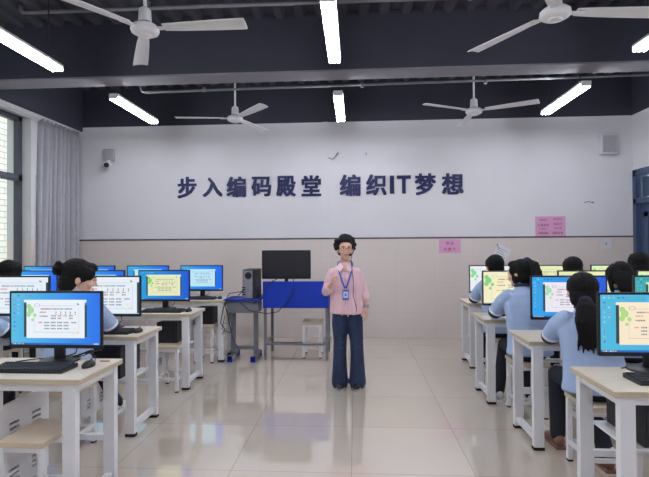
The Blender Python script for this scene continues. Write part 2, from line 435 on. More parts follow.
# ---------------------------------------------------------------- lettering on the back wall
def glyph_mesh(ch, size, off, ext, bold=0.0):
    c = bpy.data.curves.new('glyph', 'FONT'); c.body = ch; c.size = size; c.extrude = ext; c.offset = off
    c.align_x = 'CENTER'; c.align_y = 'CENTER'; c.resolution_u = 3
    t = bpy.data.objects.new('glyph', c); COL.objects.link(t)
    dg = bpy.context.evaluated_depsgraph_get(); dg.update()
    me = bpy.data.meshes.new_from_object(t.evaluated_get(dg)); bpy.data.objects.remove(t)
    if bold:
        bm = bmesh.new()
        k = 0
        for dx_ in (-bold, -bold / 2, 0, bold / 2, bold):
            for dy_ in (-bold * .7, 0, bold * .7):
                n0 = len(bm.verts); bm.from_mesh(me); bm.verts.ensure_lookup_table(); k += 1
                for v in bm.verts[n0:]: v.co += Vector((dx_, dy_, k * .00015))
        bm.to_mesh(me); bm.free()
    return me
def place_glyph(ch, cx, cz, h, off, mtl, name, y, wscale=1.0, target_w=None, parent=None, ext=.006):
    me = glyph_mesh(ch, 1.0, 0, ext, bold=(0 if ch == 'I' else off))
    xs = [v.co.x for v in me.vertices]; ys = [v.co.y for v in me.vertices]
    mx_, my_ = (min(xs) + max(xs)) / 2, (min(ys) + max(ys)) / 2; k = h / (max(ys) - min(ys)); kx = (target_w / (max(xs) - min(xs))) if target_w else k * wscale
    for v in me.vertices: v.co = Vector(((v.co.x - mx_) * kx, -v.co.z * 1.0, (v.co.y - my_) * k))
    me.materials.clear(); me.materials.append(mtl); me.name = name
    o = bpy.data.objects.new(name, me); COL.objects.link(o); o.location = (cx, y, cz)
    if parent: o.parent = parent
    return o
#  char, image x of centre, width px, height px
GL = [('步', 187.3, 21, 22.5), ('入', 213, 21.5, 20), ('编', 236.8, 21, 21.5), ('码', 261.9, 21.5, 20.5), ('殿', 286.6, 21, 21.5), ('堂', 311.9, 21, 21.5),
      ('编', 350.7, 22, 22), ('织', 376.8, 21.5, 21.5), ('I', 392.4, 4.5, 18.5), ('T', 404.2, 14.5, 18.5), ('梦', 425.6, 22, 22), ('想', 452.6, 22.5, 21.5)]
ordn = ['first', 'second', 'third', 'fourth', 'fifth', 'sixth']
for i, (ch, px, wp, hp) in enumerate(GL):
    wx = -2.924 + (px - 177) / (464 - 177) * (1.729 + 2.924)
    wx = -2.924 + 4.653 * ((px - 177) / 287) * (1 + .03 * (1 - (px - 177) / 287))
    k = .0162 + (0.0) * px
    cz = 2.442 - (i / 11) * .0
    o = place_glyph(ch, wx, cz, hp * k * .97, .034, M_text, 'wall_letter', YB - .008, target_w=wp * k * .94)
    if i < 6: l_ = 'navy wall character %s, %s of the six left of the gap' % (ch, ordn[i])
    else: l_ = 'navy wall %s %s, %s of the six right of the gap' % ('letter' if ch in 'IT' else 'character', ch, ordn[i - 6])
    tag(o, l_, 'lettering', 'navy slogan lettering on the back wall')

# wall fittings
t = thing('security_camera', (-4.06, YB, 2.93), 'small white security camera on the back wall near the curtain', 'camera')
m = MB(); m.box((-.085, -.06, -.04), (.085, 0, .16), bevel=.008); m.build('junction_box', M_speak, t)
m = MB(); m.tube([(0, -.02, -.01), (0, -.07, -.05)], .022); m.build('bracket', M_trimw, t)
m = MB(); m.tube([(0, -.03, -.07), (.03, -.17, -.12)], .055, seg=16); m.build('camera_body', M_trimw, t)
m = MB(); m.tube([(.0285, -.165, -.118), (.0325, -.182, -.124)], .040, seg=16); m.build('lens', M_black, t)
t = thing('wall_speaker', (3.92, YB, 3.015), 'square pale speaker box high on the back wall at right', 'speaker')
m = MB(); m.box((-.125, -.10, -.155), (.125, 0, .155), bevel=.012); m.build('cabinet', M_trimw, t)
m = MB(); m.box((-.105, -.108, -.13), (.105, -.10, .13), bevel=.003)
for k in range(9): m.box((-.095, -.111, -.118 + k * .028), (.095, -.108, -.108 + k * .028))
m.build('grille', M_speak, t)
def outlet(x, z, label, s=.06, holes=True):
    t = thing('wall_socket', (x, YB - (.012 if z < 1.58 else 0), z), label, 'socket')
    m = MB(); m.box((-s, -.012, -s), (s, 0, s), bevel=.004); m.build('plate', M_trimw, t)
    m = MB(); m.box((-.012, -.016, -.02), (.012, -.012, .02), bevel=.002); m.build('switch' if z < 2 else 'insert', M_speak, t)
outlet(3.885, 1.48, 'white switch plate on the tiled wall beside the blue door', .085)
outlet(.184, 2.942, 'small white socket plate above the navy lettering', .05)
# wire hooks
def hook(pts, label):
    m = MB(); m.tube(pts, .006, seg=6); m.ball(pts[0], .014); return tag(m.build('wall_hook', M_steel), label, 'hook')
hook([(-.27, YB - .01, 2.96), (-.31, YB - .05, 2.90), (-.36, YB - .03, 2.86), (-.42, YB - .02, 2.89)], 'small bent bracket with wire on the white wall above the lettering')
hook([(3.70, YB - .01, 2.12), (3.62, YB - .05, 2.13), (3.56, YB - .03, 2.12)], 'small metal hook on the white wall right of the large pink notice')
hook([(2.235, YB - .02, 1.47), (2.235, YB - .06, 1.44), (2.235, YB - .05, 1.40)], 'small dark hook the tilted white paper hangs from')
# notices
def notice(x0, x1, z0, z1, y, label, rows, tilt=0):
    t = thing('pink_notice', ((x0 + x1) / 2, y, z0), label, 'notice')
    w, h = x1 - x0, z1 - z0
    m = MB(); m.box((-w / 2, -.003, 0), (w / 2, 0, h)); m.build('sheet', M_pink, t)
    for (txt, cx, cz, hh) in rows:
        me = glyph_mesh(txt, 1.0, .004, .001)
        xs = [v.co.x for v in me.vertices]; ys = [v.co.y for v in me.vertices]; k = hh / (max(ys) - min(ys)); mx_, my_ = (min(xs) + max(xs)) / 2, (min(ys) + max(ys)) / 2
        for v in me.vertices: v.co = Vector(((v.co.x - mx_) * k, -v.co.z, (v.co.y - my_) * k))
        me.materials.clear(); me.materials.append(M_ink)
        o = bpy.data.objects.new('text', me); COL.objects.link(o); o.parent = t; o.location = (cx, -.005, cz)
    return t
notice(2.825, 3.285, 1.60, 1.91, YB - .001, 'large pink notice with two text columns, just above the dark wall band',
       [('相信自己', -.11, .255, .03), ('努力学习', .11, .265, .03), ('认真思考', -.11, .175, .042), ('勤奋好学', .11, .19, .03), ('天天向上', -.11, .115, .028), ('学无止境', .11, .125, .028), ('勇敢创新', -.11, .05, .035), ('团结友爱', .11, .05, .038)])
notice(1.325, 1.665, 1.345, 1.565, YB - .013, 'smaller pink notice on the cream tiles below the dark band',
       [('物 品', 0, .155, .05), ('自 置 包', 0, .06, .05)])
t = thing('hanging_paper', (2.29, YB - .03, 1.18), 'white printed paper hanging tilted from a hook on the tiles', 'paper')
m = MB(); m.box((-.11, -.003, 0), (.11, 0, .32), bevel=0); o = m.build('sheet', M_paper, t); o.rotation_euler = (0, R(28), 0); o.location = (-.09, 0, -.02)
m = MB()
for k in range(7): m.box((-.08, -.0045, .05 + k * .034), (.08 - .03 * (k % 3), -.003, .056 + k * .034))
q = m.build('printed_lines', mat('grey_ink', (120, 124, 140), .8), t); q.rotation_euler = (0, R(28), 0); q.location = (-.09, 0, -.02)

# ---------------------------------------------------------------- ceiling lamps
def lamp(x, y0, y1, label, group='three-tube hanging ceiling lamps'):
    L = y1 - y0
    t = thing('ceiling_lamp', (x, y0, ZC - .03), label, 'lamp', group); zt = 3.30 - (ZC - .03)
    m = MB(); m.prism([(-.062, 0, zt + .035), (-.05, 0, zt + .022), (.05, 0, zt + .022), (.062, 0, zt + .035), (.05, 0, zt + .065), (-.05, 0, zt + .065)], (0, L, 0)); m.build('tray', M_white, t)
    for yy in (0, L):
        s_ = -1 if yy == 0 else 1
        m = MB(); m.box((-.055, yy, zt - .004), (.055, yy + s_ * .008, zt + .06)); m.build('end_bracket', M_white, t)
    for xx in (-.042, 0, .042):
        m = MB(); m.tube([(xx, .01, zt), (xx, L - .01, zt)], .0125, seg=8); m.build('tube', M_tube, t)
    for yy in (.15, L - .15):
        m = MB(); m.tube([(0, yy, zt + .08), (0, yy, 0)], .006, seg=6); m.build('suspension_rod', M_cord, t)
    return t
l0 = lamp(-.19, 3.55, 4.75, 'hanging three-tube lamp at the top centre, nearer of the middle pair')
zt_ = ZC - .03
dup(l0, (-3.04, 3.55, zt_), 'lit three-tube lamp at the upper left, between the beam and the left front fan')
dup(l0, (2.68, 3.50, zt_), 'lit three-tube lamp cut off by the right edge, beside the right front fan')
dup(l0, (-2.945, 5.71, zt_), 'lit three-tube lamp behind the beam, left of the far left fan')
dup(l0, (-.195, 5.83, zt_), 'smaller lit three-tube lamp behind the beam, directly above the lettering gap')
dup(l0, (2.67, 5.71, zt_), 'lit three-tube lamp behind the beam, right of the far right fan')
for k, x in enumerate((-2.97, -.19, 2.66)):  # extra lamps added out of view to fill the room with light
    for j, y in enumerate((1.35, -.85)):
        if j == 0 or True:
            dup(l0, (x, y, zt_), '%s added fill lamp hanging %s the camera, %s' % (('lit', 'bright', 'glowing')[k], ('over', 'behind')[j], ('window side', 'middle aisle', 'door side')[k]))

# ---------------------------------------------------------------- ceiling fans
def fan(loc, hubz, rot, label):
    t = thing('ceiling_fan', (loc[0], loc[1], ZC - .03), label, 'fan', 'white three-blade ceiling fans'); z = hubz - (ZC - .03)
    m = MB(); m.lathe([(.03, z + .14), (.045, 0 - .06), (.065, 0)][1:], seg=18); m.build('canopy', M_white, t)
    m = MB(); m.tube([(0, 0, z + .05), (0, 0, -.03)], .013, seg=10); m.build('downrod', M_white, t)
    m = MB(); m.lathe([(.02, z + .17), (.045, z + .15), (.05, z + .06), (.055, z + .05)], seg=20); m.build('rod_cover', M_white, t)
    m = MB(); m.lathe([(.03, z - .045), (.075, z - .042), (.10, z - .028), (.108, z - .008), (.106, z + .012), (.085, z + .03), (.05, z + .045)], seg=32)
    m.lathe([(.02, z - .056), (.045, z - .053), (.05, z - .043)], seg=24); m.build('motor_housing', M_white, t)
    for k in range(3):
        m = MB(); a = 0
        # bracket arm
        m.box((.08, -.022, -.004), (.20, .022, .006))
        # pitched blade, slightly tapering outwards wider
        prof = [(.15, -.040, .040), (.30, -.050, .050), (.60, -.062, .060), (.785, -.066, .064), (.795, -.060, .060)]
        top, bot = [], []
        for (xx, ya, yb) in prof:
            for (lst, dz) in ((top, .004), (bot, -.004)):
                lst.append([m.bm.verts.new((xx, yy, dz + yy * -.16 + .012 * math.cos(yy * 20))) for yy in (ya, ya * .3, yb * .3, yb)])
        n_ = len(prof)
        for i in range(n_ - 1):
            for j in range(3):
                m.bm.faces.new((top[i][j], top[i + 1][j], top[i + 1][j + 1], top[i][j + 1])); m.bm.faces.new((bot[i][j], bot[i][j + 1], bot[i + 1][j + 1], bot[i + 1][j]))
            for j in (0, 3): m.bm.faces.new((top[i][j], bot[i][j], bot[i + 1][j], top[i + 1][j]))
        for e in (0, n_ - 1):
            for j in range(3): m.bm.faces.new((top[e][j], top[e][j + 1], bot[e][j + 1], bot[e][j]))
        m.build('blade', M_white, t, loc=(0, 0, z - .0), rot=(0, R(.5), rot + k * 2 * math.pi / 3))
    return t
fan((-1.606, 3.60), 3.165, R(-3), 'white three-blade fan at upper left, nearer the camera')
fan((1.47, 3.60), 3.175, R(3) , 'white three-blade fan at upper right, its motor cut by the top edge')
fan((-1.62, 6.45), 3.215, R(-50), 'far left white fan hanging behind the beam above the first wall characters')
fan((1.577, 6.45), 3.24, R(-30), 'far right white fan hanging behind the beam above the last wall characters')

# ---------------------------------------------------------------- desks
DH = .785; DD = .475; TZ = {-1: .43, 1: .488}
def desk(x_aisle, y, sgn, label, width=1.56, tower_shelf=True, partition=True, wide_end=True):
    """sgn=+1: desk extends to +x from the aisle edge, -1: to -x"""
    t = thing('computer_desk', (x_aisle, y, 0), label, 'desk', 'white two-seat computer desks')
    def bx(m_, a, b_, bevel=0):
        m_.box((min(a[0] * sgn, b_[0] * sgn), a[1], a[2]), (max(a[0] * sgn, b_[0] * sgn), b_[1], b_[2]), bevel=bevel)
    m = MB(); bx(m, (0, 0, DH - .004), (width, DD, DH)); m.mi = 1; bx(m, (0, 0, DH - .03), (width, DD, DH - .004)); m.build('tabletop', [M_wood, M_edge], t)
    for (lx, ly) in ((.03, .0), (.03, DD - .055), (width - .10, .0), (width - .10, DD - .055)):
        m = MB(); bx(m, (lx, ly + .005, .02), (lx + .07, ly + .05, DH - .03)); lg = m.build('leg', M_white, t)
        m = MB(); bx(m, (lx - .003, ly + .002, 0), (lx + .073, ly + .053, .022)); m.build('foot_cap', M_rub, lg)
    for lx in (.035, width - .095):
        m = MB(); bx(m, (lx, .05, DH - .075), (lx + .055, DD - .05, DH - .03)); m.build('top_rail', M_white, t)
        m = MB(); bx(m, (lx + .01, .05, .05), (lx + .05, DD - .05, .09)); m.build('foot_rail', M_white, t)
    m = MB(); bx(m, (.10, .02, DH - .07), (width - .10, .045, DH - .032)); m.build('front_rail', M_white, t)
    m = MB(); bx(m, (.10, DD - .05, .29), (width - .10, DD - .02, .325)); m.build('back_rail', M_white, t)
    if partition:
        px = .465
        m = MB()
        z0, z1 = .12, .62
        m_ = m
        # panel with three-slot louvres, built as strips around the slots
        sl = [(.10, .18), (.29, .37)]; zs = [.50, .47, .44, .24, .21, .18]
        ys = [0.01, .10, .18, .29, .37, DD - .03]
        bx(m, (px, ys[0], z0), (px + .018, ys[1], z1)); bx(m, (px, ys[2], z0), (px + .018, ys[3], z1)); bx(m, (px, ys[4], z0), (px + .018, ys[5], z1))
        for (a, b_) in sl:
            prev = z1
            for z in zs: bx(m, (px, a, z + .0075), (px + .018, b_, prev)); prev = z - .0075
            bx(m, (px, a, z0), (px + .018, b_, prev))
        m.build('slotted_panel', M_white, t)
        for (ya_, yb_) in ((DD - .06, DD - .03), (.02, .05)):
            m = MB(); bx(m, (px, ya_, .62), (px + .018, yb_, DH - .032)); m.build('panel_bracket', M_white, t)
        m = MB(); bx(m, (px + .0185, .08, .15), (px + .022, .39, .53)); m.build('slot_shade_plate', M_black, t)  # black plate added so the slots carry their shade as colour
    if tower_shelf:
        m = MB(); bx(m, (.105, .06, TZ[sgn] - .013), (.46, DD - .03, TZ[sgn])); m.build('tower_shelf', M_white, t)
    return t
LD = [(-1.47, 2.485), (-1.705, 3.675), (-1.70, 4.89), (-1.665, 6.08)]
RD = [(1.232, 2.395), (1.25, 3.575), (1.193, 4.575), (1.335, 5.86)]
rown = ['front', 'second', 'third', 'farthest']
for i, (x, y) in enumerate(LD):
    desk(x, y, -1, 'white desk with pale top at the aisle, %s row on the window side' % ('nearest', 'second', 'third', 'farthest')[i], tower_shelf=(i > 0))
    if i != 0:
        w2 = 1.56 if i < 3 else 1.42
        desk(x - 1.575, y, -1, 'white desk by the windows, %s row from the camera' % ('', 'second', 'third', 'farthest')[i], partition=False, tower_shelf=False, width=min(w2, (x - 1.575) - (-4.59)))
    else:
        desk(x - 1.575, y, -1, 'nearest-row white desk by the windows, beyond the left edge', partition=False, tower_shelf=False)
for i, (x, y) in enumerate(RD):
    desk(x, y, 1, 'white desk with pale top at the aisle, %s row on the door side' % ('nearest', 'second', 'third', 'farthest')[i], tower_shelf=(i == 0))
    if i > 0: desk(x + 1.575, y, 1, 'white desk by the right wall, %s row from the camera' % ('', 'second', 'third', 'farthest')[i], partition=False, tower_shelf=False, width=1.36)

# ---------------------------------------------------------------- computer towers under desks
def tower_mesh(t, w=.22, d=.36, h=.255):
    m = MB(); m.box((-w / 2, -d / 2, 0), (w / 2, d / 2, h), bevel=.006); m.build('case', M_blackm, t)
    m = MB(); m.box((-w / 2 + .012, -d / 2 - .006, .012), (w / 2 - .012, -d / 2, h - .012)); 
    m.box((-w / 2 + .02, -d / 2 - .009, h - .07), (w / 2 - .02, -d / 2 - .006, h - .05)); m.build('front_panel', M_black, t)
tw = thing('computer_tower', (-1.705 - .285, 3.675 + .25, .43), 'black computer tower shelved under the second window-side aisle desk', 'computer', 'black towers shelved under desks'); tower_mesh(tw)
dup(tw, (-1.70 - .285, 4.89 + .25, .43), 'black computer tower shelved under the third window-side aisle desk')
dup(tw, (-1.665 - .285, 6.08 + .25, .43), 'black computer tower shelved under the farthest window-side aisle desk')
dup(tw, (1.232 + .285, 2.395 + .25, .488), 'black computer tower shelved under the nearest door-side desk')

# ---------------------------------------------------------------- monitors
MW, MH = .587, .35
C_ = lambda *a: a
def screen_mesh(kind, page, desk_l=(84, 190, 232), desk_r=(30, 112, 235), green=(170, 222, 160), accent=(190, 90, 80)):
    w, h = MW - .022, MH - .034
    bm = bmesh.new(); cl = bm.loops.layers.float_color.new('Col')
    def q(u0, v0, u1, v1, c, lay, c2=None):
        y = -.0008 * lay - .0005
        P = [(u0, v0), (u1, v0), (u1, v1), (u0, v1)]
        f = bm.faces.new([bm.verts.new(((u - .5) * w, y, v * h)) for u, v in P])
        cs = [c, c2 or c, c2 or c, c]
        for lp, cc in zip(f.loops, cs): lp[cl] = (*lin(cc), 1)
    def disc(u, v, r, c, lay, ring=0):
        y = -.0008 * lay - .0005; n_ = 18; asp = w / h
        o = [bm.verts.new(((u - .5) * w + r * w * math.cos(6.2832 * k / n_), y, v * h + r * w * (.6 if ring else 1) * math.sin(6.2832 * k / n_))) for k in range(n_)]
        if ring:
            i_ = [bm.verts.new(((u - .5) * w + (r - ring) * w * math.cos(6.2832 * k / n_), y, v * h + (r - ring) * w * .6 * math.sin(6.2832 * k / n_))) for k in range(n_)]
            fs = [bm.faces.new((o[k], o[(k + 1) % n_], i_[(k + 1) % n_], i_[k])) for k in range(n_)]
        else: fs = [bm.faces.new(o)]
        for f in fs:
            for lp in f.loops: lp[cl] = (*lin(c), 1)
    rnd = random.Random(sum(page) + len(kind))
    if kind == 'desktop':
        q(0, 0, 1, 1, desk_l, 0, desk_r)
        for a in range(6):
            for b_ in range(10):
                if (a < 2 and (a == 0 or b_ < 5)) or b_ == 0:
                    c = rnd.choice([(225, 90, 90), (240, 240, 245), (250, 200, 90), (40, 50, 110), (30, 60, 140), (90, 200, 120), (200, 230, 245)])
                    q(.028 + a * .045, .935 - b_ * .085, .046 + a * .045, .962 - b_ * .085, tuple(int(.6 * w1 + .4 * w2) for w1, w2 in zip(c, desk_l)), 1)
        q(0, 0, 1, .035, (30, 90, 170), 1, (40, 120, 220))
        for k in range(6): q(.02 + k * .022, .008, .035 + k * .022, .028, rnd.choice([(220, 230, 250), (250, 190, 90), (90, 170, 250)]), 2)
        q(.93, .008, .985, .028, (220, 230, 250), 2)
        X0, X1, Y0, Y1 = .165, .85, .13, .87
        q(X0 - .02, Y0 + .02, X0 + .012, Y1 - .05, (46, 66, 70), 1); q(X1 - .02, Y0 + .02, X1 + .005, Y1 - .1, (46, 66, 70), 3)
        q(X0 + .01, Y0, X1 - .02, Y1, page, 2)
        q(X0 - .02, Y1 - .05, X1, Y1, page, 2)
    else:
        q(0, 0, 1, 1, page, 0); X0, X1, Y0, Y1 = 0, 1, 0, 1
        q(.965, .02, 1, .86, (46, 66, 70), 1); q(.0, .0, 1, .02, (170, 205, 215), 1)
    W_, H_ = X1 - X0, Y1 - Y0
    fx = lambda u: X0 + .01 + u * (W_ - .05); fy = lambda v: Y0 + v * H_
    asp = w / h
    disc(fx(.08), fy(.73), .055 * W_, green, 4); disc(fx(.045), fy(.83), .04 * W_, green, 4); disc(fx(.15), fy(.60), .03 * W_, green, 4); disc(fx(.11), fy(.48), .024 * W_, green, 4); disc(fx(.04), fy(.62), .04 * W_, green, 4)
    disc(fx(.19), fy(.86), .045 * W_, (70, 80, 110), 5, ring=.004)
    line = (120, 150, 150)
    q(fx(.14), fy(.15), fx(.93), fy(.156), line, 5); q(fx(.14), fy(.15), fx(.143), fy(.55), line, 5); q(fx(.93), fy(.15), fx(.933), fy(.80), line, 5); q(fx(.24), fy(.84), fx(.88), fy(.846), line, 5)
    def text(u, v, n_, c, sz=.0185):
        for k in range(n_):
            a = fx(u + k * sz * 1.25)
            cc = tuple(min(255, x + rnd.randint(-15, 35)) for x in c)
            q(a, fy(v), a + sz * W_ * .82, fy(v) + .034 * H_, cc, 5)
    dk = (90, 96, 120)
    text(.26, .745, 5, dk); text(.37, .745, 4, accent); text(.47, .745, 4, (70, 110, 170)); text(.57, .745, 4, (80, 130, 120)); text(.68, .745, 6, (60, 110, 160))
    text(.24, .66, 5, accent)
    for k in range(5): text(.52 + k * .085, .66, 1, dk); text(.52 + k * .085, .61, 1, (150, 80, 110))
    text(.24, .555, 1, dk); text(.27, .555, 5, dk); text(.44, .565, 4, (150, 110, 90)); text(.56, .565, 3, accent); text(.66, .565, 3, (90, 170, 90)); text(.76, .565, 3, accent)
    text(.44, .50, 4, dk); text(.56, .50, 3, (90, 150, 90)); text(.76, .50, 3, dk)
    text(.22, .39, 3, accent)
    for k in range(4):
        for r_ in range(3): text(.32 + k * .115, .39 - r_ * .08, 4, dk)
    text(.80, .39, 4, dk)
    for (u, v, r_) in ((.86, .24, .03), (.91, .14, .026), (.84, .10, .018)): disc(fx(u), fy(v), r_ * W_, (245, 215, 120), 5, ring=.006)
    q(fx(.90), fy(.92), fx(.915), fy(.86), line, 5); q(fx(.915), fy(.86), fx(.935), fy(.90), line, 5)
    me = bpy.data.meshes.new('screen'); bm.to_mesh(me); bm.free(); me.materials.append(M_scr)
    return me
def monitor_base_parts():
    p = {}
    m = MB(); m.box((-MW / 2, -.012, 0), (MW / 2, .012, MH), bevel=.004)
    m.box((-.20, .012, .05), (.20, .04, MH - .07), bevel=.012); p['housing'] = m.mesh('housing', M_black)
    m = MB(); z1 = .0
    b0, b1 = .011, .012
    yf = -.0135
    m.box((-MW / 2, yf, 0), (MW / 2, -.0118, .022)); m.box((-MW / 2, yf, MH - .012), (MW / 2, -.0118, MH)); m.box((-MW / 2, yf, 0), (-MW / 2 + .011, -.0118, MH)); m.box((MW / 2 - .011, yf, 0), (MW / 2, -.0118, MH)); p['bezel'] = m.mesh('bezel', M_black)
    m = MB(); m.box((-.032, .02, -.09), (.032, .045, .14), bevel=.004); p['stand'] = m.mesh('stand', M_black)
    m = MB(); m.lathe([(.115, -.0855), (.118, -.081), (.110, -.076), (.02, -.070)], c=(0, .03, 0), seg=36); p['base'] = m.mesh('base', M_black)
    m = MB(); m.tube([(.05, .04, .06), (.09, .07, -.01), (.07, .085, -.05), (.0, .09, -.075), (-.14, .05, -.081)], .004, seg=6); p['power_cable'] = m.mesh('power_cable', M_cord)
    return p
MP = monitor_base_parts()
def monitor(x, y, scr, label, rz=0.0):
    dz = .016 if 3.9 < y < 4.1 else 0
    t = thing('monitor', (x, y, DH), label, 'monitor', 'black desktop monitors with lit screens', rz)
    for k, me in MP.items():
        o = bpy.data.objects.new(k, me); COL.objects.link(o); o.parent = t; o.location = (0, 0, .0865 + (dz if k in ('housing', 'bezel') else 0))
    o = bpy.data.objects.new('screen', scr); COL.objects.link(o); o.parent = t; o.location = (0, -.0125, .0865 + .022 + dz)
    return t
WHT = (236, 243, 250)
sL1 = screen_mesh('desktop', WHT); sFW = screen_mesh('fullpage', (232, 241, 250), accent=(200, 110, 90))
sL3 = screen_mesh('desktop', (232, 236, 190), (30, 160, 225), (20, 90, 215), (140, 210, 110)); sL4 = screen_mesh('desktop', (190, 232, 250), (40, 170, 235), (20, 100, 240), (200, 235, 240), (150, 190, 210))
sR1 = screen_mesh('desktop', (250, 234, 206), (78, 188, 226), (60, 170, 215), (178, 220, 130), (226, 140, 90)); sR2 = screen_mesh('desktop', (238, 234, 244), (50, 170, 240), (16, 84, 225), (170, 224, 180))
sTeal = screen_mesh('desktop', (220, 240, 190), (50, 170, 180), (60, 180, 160), (150, 215, 120)); sCream = screen_mesh('fullpage', (247, 240, 200), green=(130, 214, 130), accent=(230, 150, 60))
sYG = screen_mesh('fullpage', (234, 240, 186), green=(160, 214, 120), accent=(200, 150, 60)); sGr = screen_mesh('fullpage', (224, 244, 192), green=(150, 216, 110)); sWG = screen_mesh('fullpage', (236, 240, 246), green=(140, 222, 150), accent=(220, 130, 120))
ms = [(-1.838, 2.86, sL1, 'large monitor on the nearest window-side desk, blue desktop behind a white page'),
      (-2.14, 4.05, sFW, 'monitor with a full white page, on the second window-side desk beside the aisle'),
      (-2.955, 4.05, sFW, 'monitor with a full white page, cut by the left edge of the photo'),
      (-2.135, 5.27, sL3, 'monitor showing a pale yellow page on blue, third window-side row at the aisle'),
      (-2.88, 5.27, sL4, 'blue-screen monitor mostly hidden behind the bun-haired student, third window-side row'),
      (-3.665, 5.27, sL4, 'blue-screen monitor left of the bun-haired student, third window-side row'),
      (-2.09, 6.45, sL4, 'small bright blue monitor on the farthest window-side desk, nearest the blue side table'),
      (-2.84, 6.45, sL4, 'second monitor from the aisle in the farthest window-side row'),
      (-3.60, 6.45, sL4, 'third monitor from the aisle in the farthest window-side row'),
      (-4.30, 6.42, sL4, 'monitor in the farthest window-side row in front of the curtain'),
      (1.632, 2.77, sR1, 'large monitor at the right edge showing a cream page on light blue'),
      (1.684, 3.94, sR2, 'monitor with white page on deep blue, behind the ponytailed head, second door-side row'),
      (2.47, 3.94, sTeal, 'teal-screen monitor at the right edge, second door-side row'),
      (1.567, 4.95, sCream, 'cream full-page monitor with green blobs, third door-side row at the aisle'),
      (2.305, 4.95, sYG, 'yellow-green full-page monitor second from the aisle, third door-side row'),
      (3.065, 4.95, sGr, 'light green full-page monitor at the right edge, third door-side row'),
      (1.72, 6.17, sWG, 'white full-page monitor with green blobs, farthest door-side row at the aisle'),
      (2.47, 6.17, sYG, 'pale yellow monitor second from the aisle, farthest door-side row'),
      (3.20, 6.17, sGr, 'small green-page monitor third from the aisle, farthest door-side row')]
for (x, y, s_, l_) in ms: monitor(x, y, s_, l_)

# keyboards and mice
def keyboard_parts():
    m = MB(); m.prism([(-.22, -.08, 0), (-.22, .08, 0), (-.22, .08, .024), (-.22, -.08, .012)], (.44, 0, 0)); a = m.mesh('case', M_black)
    m = MB(); sl = .012 / .16
    for r_ in range(6):
        yy = -.068 + r_ * .0235; cols = 19
        for c in range(cols):
            if r_ == 0 and 4 <= c <= 8: continue
            xx = -.212 + c * .0224
            z = .012 + (yy + .08 + .01) * sl
            m.box((xx, yy, z), (xx + .0185, yy + .018, z + .007))
        if r_ == 0: m.box((-.212 + 4 * .0224, yy, .0135), (-.212 + 8 * .0224 + .0185, yy + .018, .0205))
    return a, m.mesh('keys', M_key)
KB = keyboard_parts()
def keyboard(x, y, label, rz=0.0):
    t = thing('keyboard', (x, y, DH), label, 'keyboard', 'black keyboards', rz)
    for k, me in zip(('case', 'keys'), KB):
        o = bpy.data.objects.new(k, me); COL.objects.link(o); o.parent = t
m = MB(); m.ball((0, 0, .010), (.031, .056, .027), 20); mm = m.bm
for v in mm.verts:
    if v.co.z < 0: v.co.z = 0
MS1 = m.mesh('shell', M_black)
m = MB(); m.tube([(-.004, .03, .034), (.004, .03, .034)], .007, seg=12); MS2 = m.mesh('scroll_wheel', M_key)
def mouse(x, y, label, rz=0.0):
    t = thing('mouse', (x, y, DH), label, 'mouse', 'black computer mice', rz)
    for k, me in (('shell', MS1), ('scroll_wheel', MS2)):
        o = bpy.data.objects.new(k, me); COL.objects.link(o); o.parent = t
kbs = [(-1.86, 2.675, 'black keyboard in front of the large monitor, nearest window-side desk'), (-2.04, 3.83, 'black keyboard on the second window-side desk below the white page monitor'),
       (-2.06, 5.05, 'black keyboard on the third window-side desk at the aisle'), (-2.06, 6.24, 'black keyboard on the farthest window-side desk at the aisle'),
       (1.63, 2.575, 'black keyboard on the nearest door-side desk at the right edge'), (1.69, 3.74, 'black keyboard under the hands of the ponytailed student in front'),
       (1.58, 4.74, 'black keyboard on the third door-side desk at the aisle'), (1.75, 6.02, 'black keyboard on the farthest door-side desk at the aisle'), (-2.95, 3.83, 'black keyboard at the left edge, second window-side row')]
for k in kbs: keyboard(*k)
mss = [(-1.575, 2.755, 'black mouse beside the keyboard, nearest window-side desk'), (-1.785, 3.86, 'black mouse on the second window-side desk near the aisle'), (-1.79, 5.07, 'black mouse on the third window-side desk near the aisle'),
       (-1.79, 6.27, 'black mouse on the farthest window-side desk near the aisle')]
for k in mss: mouse(*k)
# cables on the nearest left desk
m = MB(); z = DH + .006
m.tube([(-2.08, 2.83, z), (-2.02, 2.90, z), (-1.90, 2.935, z), (-1.80, 2.94, z), (-1.70, 2.93, z + .02), (-1.655, 2.90, z + .045), (-1.60, 2.88, z + .02), (-1.575, 2.82, z + .005)], .0035, seg=6)
tag(m.build('cable', M_cord), 'black cable looping behind the keyboard to the mouse, nearest window-side desk', 'cable')
m = MB(); m.tube([(-1.80, 2.95, z), (-1.70, 2.945, z + .035), (-1.60, 2.95, z + .05)], .005, seg=6); m.tube([(-1.70, 2.945, z + .03), (-1.66, 2.94, z + .045)], .011, seg=8)
tag(m.build('video_cable', M_cord), 'thick video cable with plug behind the nearest window-side monitor', 'cable')
m = MB(); m.tube([(-2.35, 2.93, .70), (-2.26, 2.90, .60), (-2.18, 2.88, .66), (-2.10, 2.90, .58), (-2.02, 2.91, .70)], .007, seg=6); m.tube([(-2.30, 2.90, .72), (-2.20, 2.93, .57), (-2.12, 2.90, .70), (-2.05, 2.88, .62)], .006, seg=6)
m.tube([(-2.26, 2.91, .73), (-2.25, 2.90, .64), (-2.24, 2.89, .52)], .012, seg=8); tag(m.build('cable', M_cord), 'tangled dark cables hanging beneath the nearest window-side desk', 'cable')
m = MB(); m.lathe([(.028, 0), (.030, .002), (.028, .006), (.01, .007)], c=(0, 0, 0), seg=16)
